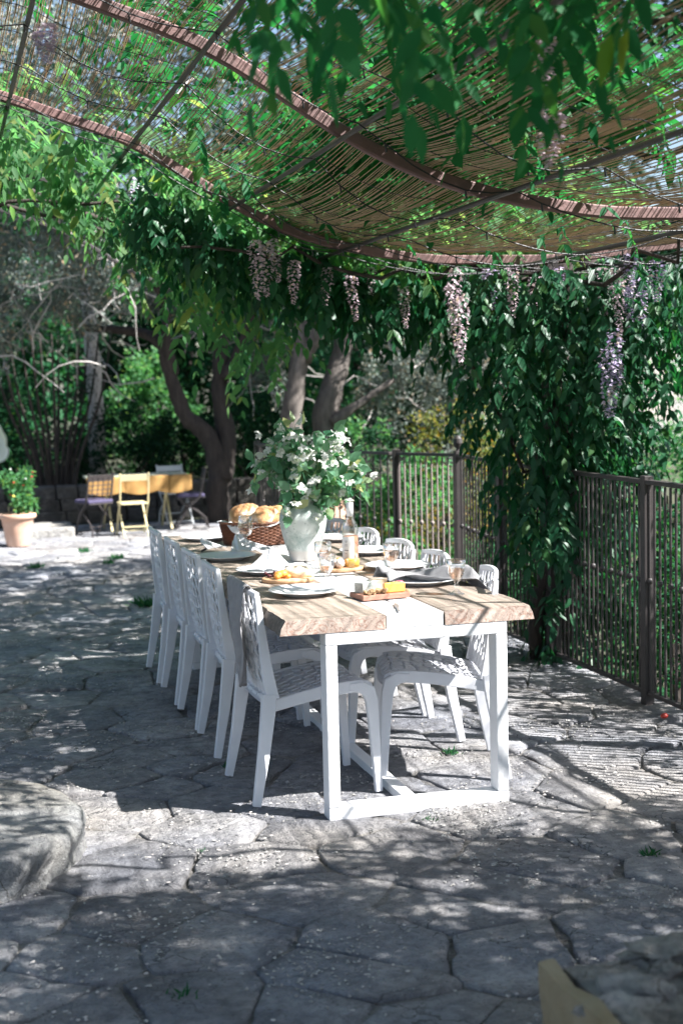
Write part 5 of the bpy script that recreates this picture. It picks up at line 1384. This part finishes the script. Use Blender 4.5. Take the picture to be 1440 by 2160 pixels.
for k, (x, y, rx, h, lab) in enumerate(((4.6, .4, .9, 1.9, 'green shrub low in the garden right of the near fence'), (5.6, 2.6, 1.1, 2.3, 'taller green shrub in the garden right of the fence'), (4.2, -1.6, .9, 1.7, 'green shrub beside the near right end of the fence'), (7.2, .6, 1.3, 2.6, 'big green shrub farther out in the garden on the right'), (7.6, 4.6, 1.4, 2.8, 'big green shrub in the middle of the right hand garden'), (10.0, 8.0, 1.6, 3.2, 'tall shrub at the far right of the garden'))):
    t = thing('leafy_shrub', lab, 'shrub', (x, y, -.9)); g = unit(rt.normal(size=(90, 3))); g[:, 2] = np.abs(g[:, 2]); C = g*rt.uniform(.6, 1.05, (90, 1))*np.array([rx, rx, h*.9])+[0, 0, .12]
    foliage(t, cloud_leaves(C, np.full(90, .26*rx), 6500, .07, .04, rt, .6, .05), MAT['bush'], simple=True, name='crown')
    b = MB()
    for q in range(6): e = C[q*9]*.8; b.tube([(0, 0, -.15), tuple(e*[.35, .35, .5]), tuple(e)], [.03, .018, .008], 5)
    b.build('branches', MAT['bark'], t)
c = T(1405, 690, 22); b = MB(); b.box((0, 0, 0), (6, .3, 4.0)); 
b = MB(); b.box((0, 0, 1.5), (7, .35, 3.2), bev=.03); o = b.build('garden_wall', MAT['step']); o.location = (c[0]+2.6, 24, -.9); setp(o, 'pale rendered wall far off at the right edge', 'wall')
# backdrop wood
BT = [(-4.5, 20, 7, 3.2), (-1.5, 22, 8, 3.0), (1.2, 20.5, 7.5, 2.6), (3.4, 23, 8, 2.8), (6.2, 21, 7, 2.6), (9.0, 24, 7.5, 2.8), (-7.5, 19, 7, 3), (4.6, 18.5, 5.0, 1.9), (12.5, 26, 6, 3.0), (-.2, 17.8, 5, 1.7), (-3.4, 17, 5.5, 1.9), (7.6, 17, 4.2, 1.7)]
names = ['tall dark tree at the back left, third from the left', 'tall dark tree at the back behind the many stemmed shrub', 'tall dark tree behind the sunlit slim trunk', 'tall tree at the back behind the bouquet', 'tall tree at the back above the fence panel', 'tall tree at the back behind the vine column', 'dark tree farthest to the back left', 'smaller tree at the back behind the leaning olive', 'broad tree at the far right of the garden', 'small tree behind the dark clipped hedges', 'small tree behind the left edge of the terrace', 'small tree behind the silvery shrub']
for (x, y, h, r), lab in zip(BT, names):
    cr_ = [(x+rt.normal(0, r*.4), y+rt.normal(0, r*.3), z, r*rt.uniform(.45, .7)) for z in np.linspace(h*.16, h*.92, 7)]
    tree('garden_tree', lab, (x, y, -.05), [([(x, y, -.9), (x+.1, y, h*.3), (x-.1, y, h*.75)], .2, .07)], cr_, 'bush' if h < 6 else 'hedge', nleaf=8500, ln=.15, wd=.085, group='trees at the back of the garden')
w = thing('distant_wood', 'dark mass of distant trees closing the view behind the garden', 'woodland', (0, 33, 0)); w['kind'] = 'stuff'
C = np.stack([rt.uniform(-26, 30, 260), rt.normal(0, 1.6, 260), rt.uniform(.2, 8.5, 260)], 1)
foliage(w, cloud_leaves(C, np.full(260, 1.5), 26000, .42, .24, rt, .5, .05), MAT['hedge'], simple=True, name='crown')
# right side trees added toward the sun so their crowns shade garden and terrace
for (x, y, h, r, lab) in ((5.6, 9.6, 9.8, 2.2, 'tall broad tree beyond the fence, seen green through the reed mat'), (6.8, 16.4, 8.0, 2.1, 'tall tree behind the leaning olive tree, over the back of the garden'), (8.6, 12.5, 9.0, 2.4, 'tall tree farther right behind the vine column')):
    cr_ = [(x+rt.normal(0, r*.5), y+rt.normal(0, r*.5), z, r*rt.uniform(.4, .6)) for z in np.linspace(h*.64, h*.97, 11)]
    tree('garden_tree', lab, (x, y, -.9), [([(x, y, -1.0), (x+.1, y, h*.3), (x-.1, y, h*.8)], .22, .07)], cr_, 'bush', nleaf=15000, ln=.15, wd=.085, group='trees at the back of the garden')
for (x, y, h, r, lab) in ((5.2, -5.6, 7.4, 2.6, 'unseen tree added right of the terrace near the camera to shade the foreground'),):
    cr_ = [(4.6+rt.normal(0, .75), -5.25+rt.normal(0, .65), z, 1.0) for z in np.linspace(4.2, 6.8, 16)]
    tree('shade_tree', lab, (x, y, -.05), [([(x, y, -.9), (x+.1, y, h*.4), (x-.1, y, h*.8)], .2, .07)], cr_, 'bush', nleaf=15000, ln=.13, wd=.07)  # unseen tree, its crown placed to shade the near paving

# white rose close to the camera at the left edge
p = CAM+ray(-14, 915)*3.0
rs = thing('rose', 'big white rose bloom leaning in at the left edge, close to the camera', 'rose', (p[0], p[1], p[2]-.02))
rs.scale = (.66, .66, 1); rq = random.Random(4); TILT = Matrix.Rotation(R(38), 3, 'Y') @ Matrix.Rotation(R(48), 3, 'X')
for k in range(16):
    a = k*2.4; o_ = .004+.0021*k; V = []; Fc = []; nu, nv = 8, 6; op = .2+.055*k
    for i in range(nu+1):
        for j in range(nv+1):
            u = (i/nu-.5)*2; v = j/nv; hh = (.030+.0006*k)*v*(1-.30*u*u); ang = a+u*(.95-.25*v*v)
            r_ = o_*(.45+.55*math.sin(min(1, v*1.3)*1.57))+.020*op*v*v*v; z_ = -.016+hh*math.cos(op*v*.9)
            V.append(tuple(TILT @ Vector((r_*math.cos(ang), r_*math.sin(ang), z_+.0015*math.sin(u*7+k)*v))))
    for i in range(nu):
        for j in range(nv): Fc.append((i*(nv+1)+j, (i+1)*(nv+1)+j, (i+1)*(nv+1)+j+1, i*(nv+1)+j+1))
    b = MB(); b.add(V, Fc); b.build('petal', MAT['white_petal'], rs, True)
b = MB(); b.tube([(0, 0, -.015), (-.03, -.02, -.12), (-.12, -.05, -.5), (-.2, -.1, -1.0), (-.22, -.1, -p[2]+.02)], [.004, .004, .005, .006, .008], 6); b.build('stem', MAT['bush'], rs, True)
n = 14; B = np.array([(-.05-.012*i, -.03, -.16-.05*i) for i in range(n)]); L = np.full(n, .055); foliage(rs, [B, rt.normal(0, .8, (n, 3)), rt.normal(0, .5, (n, 3))+[0, 0, 1], L, L*.6], MAT['bush'], name='rose_leaves')
# red fruit on the paving by the fence
p = pz(1400, 1510, .03); b = MB(); b.blob((0, 0, 0), (.020, .014, .013), 2, .15, 2); o = b.build('fallen_fruit', MAT['red'], None, True); o.location = (p[0], p[1], .03); setp(o, 'small red fruit lying on the paving by the fence', 'fruit')
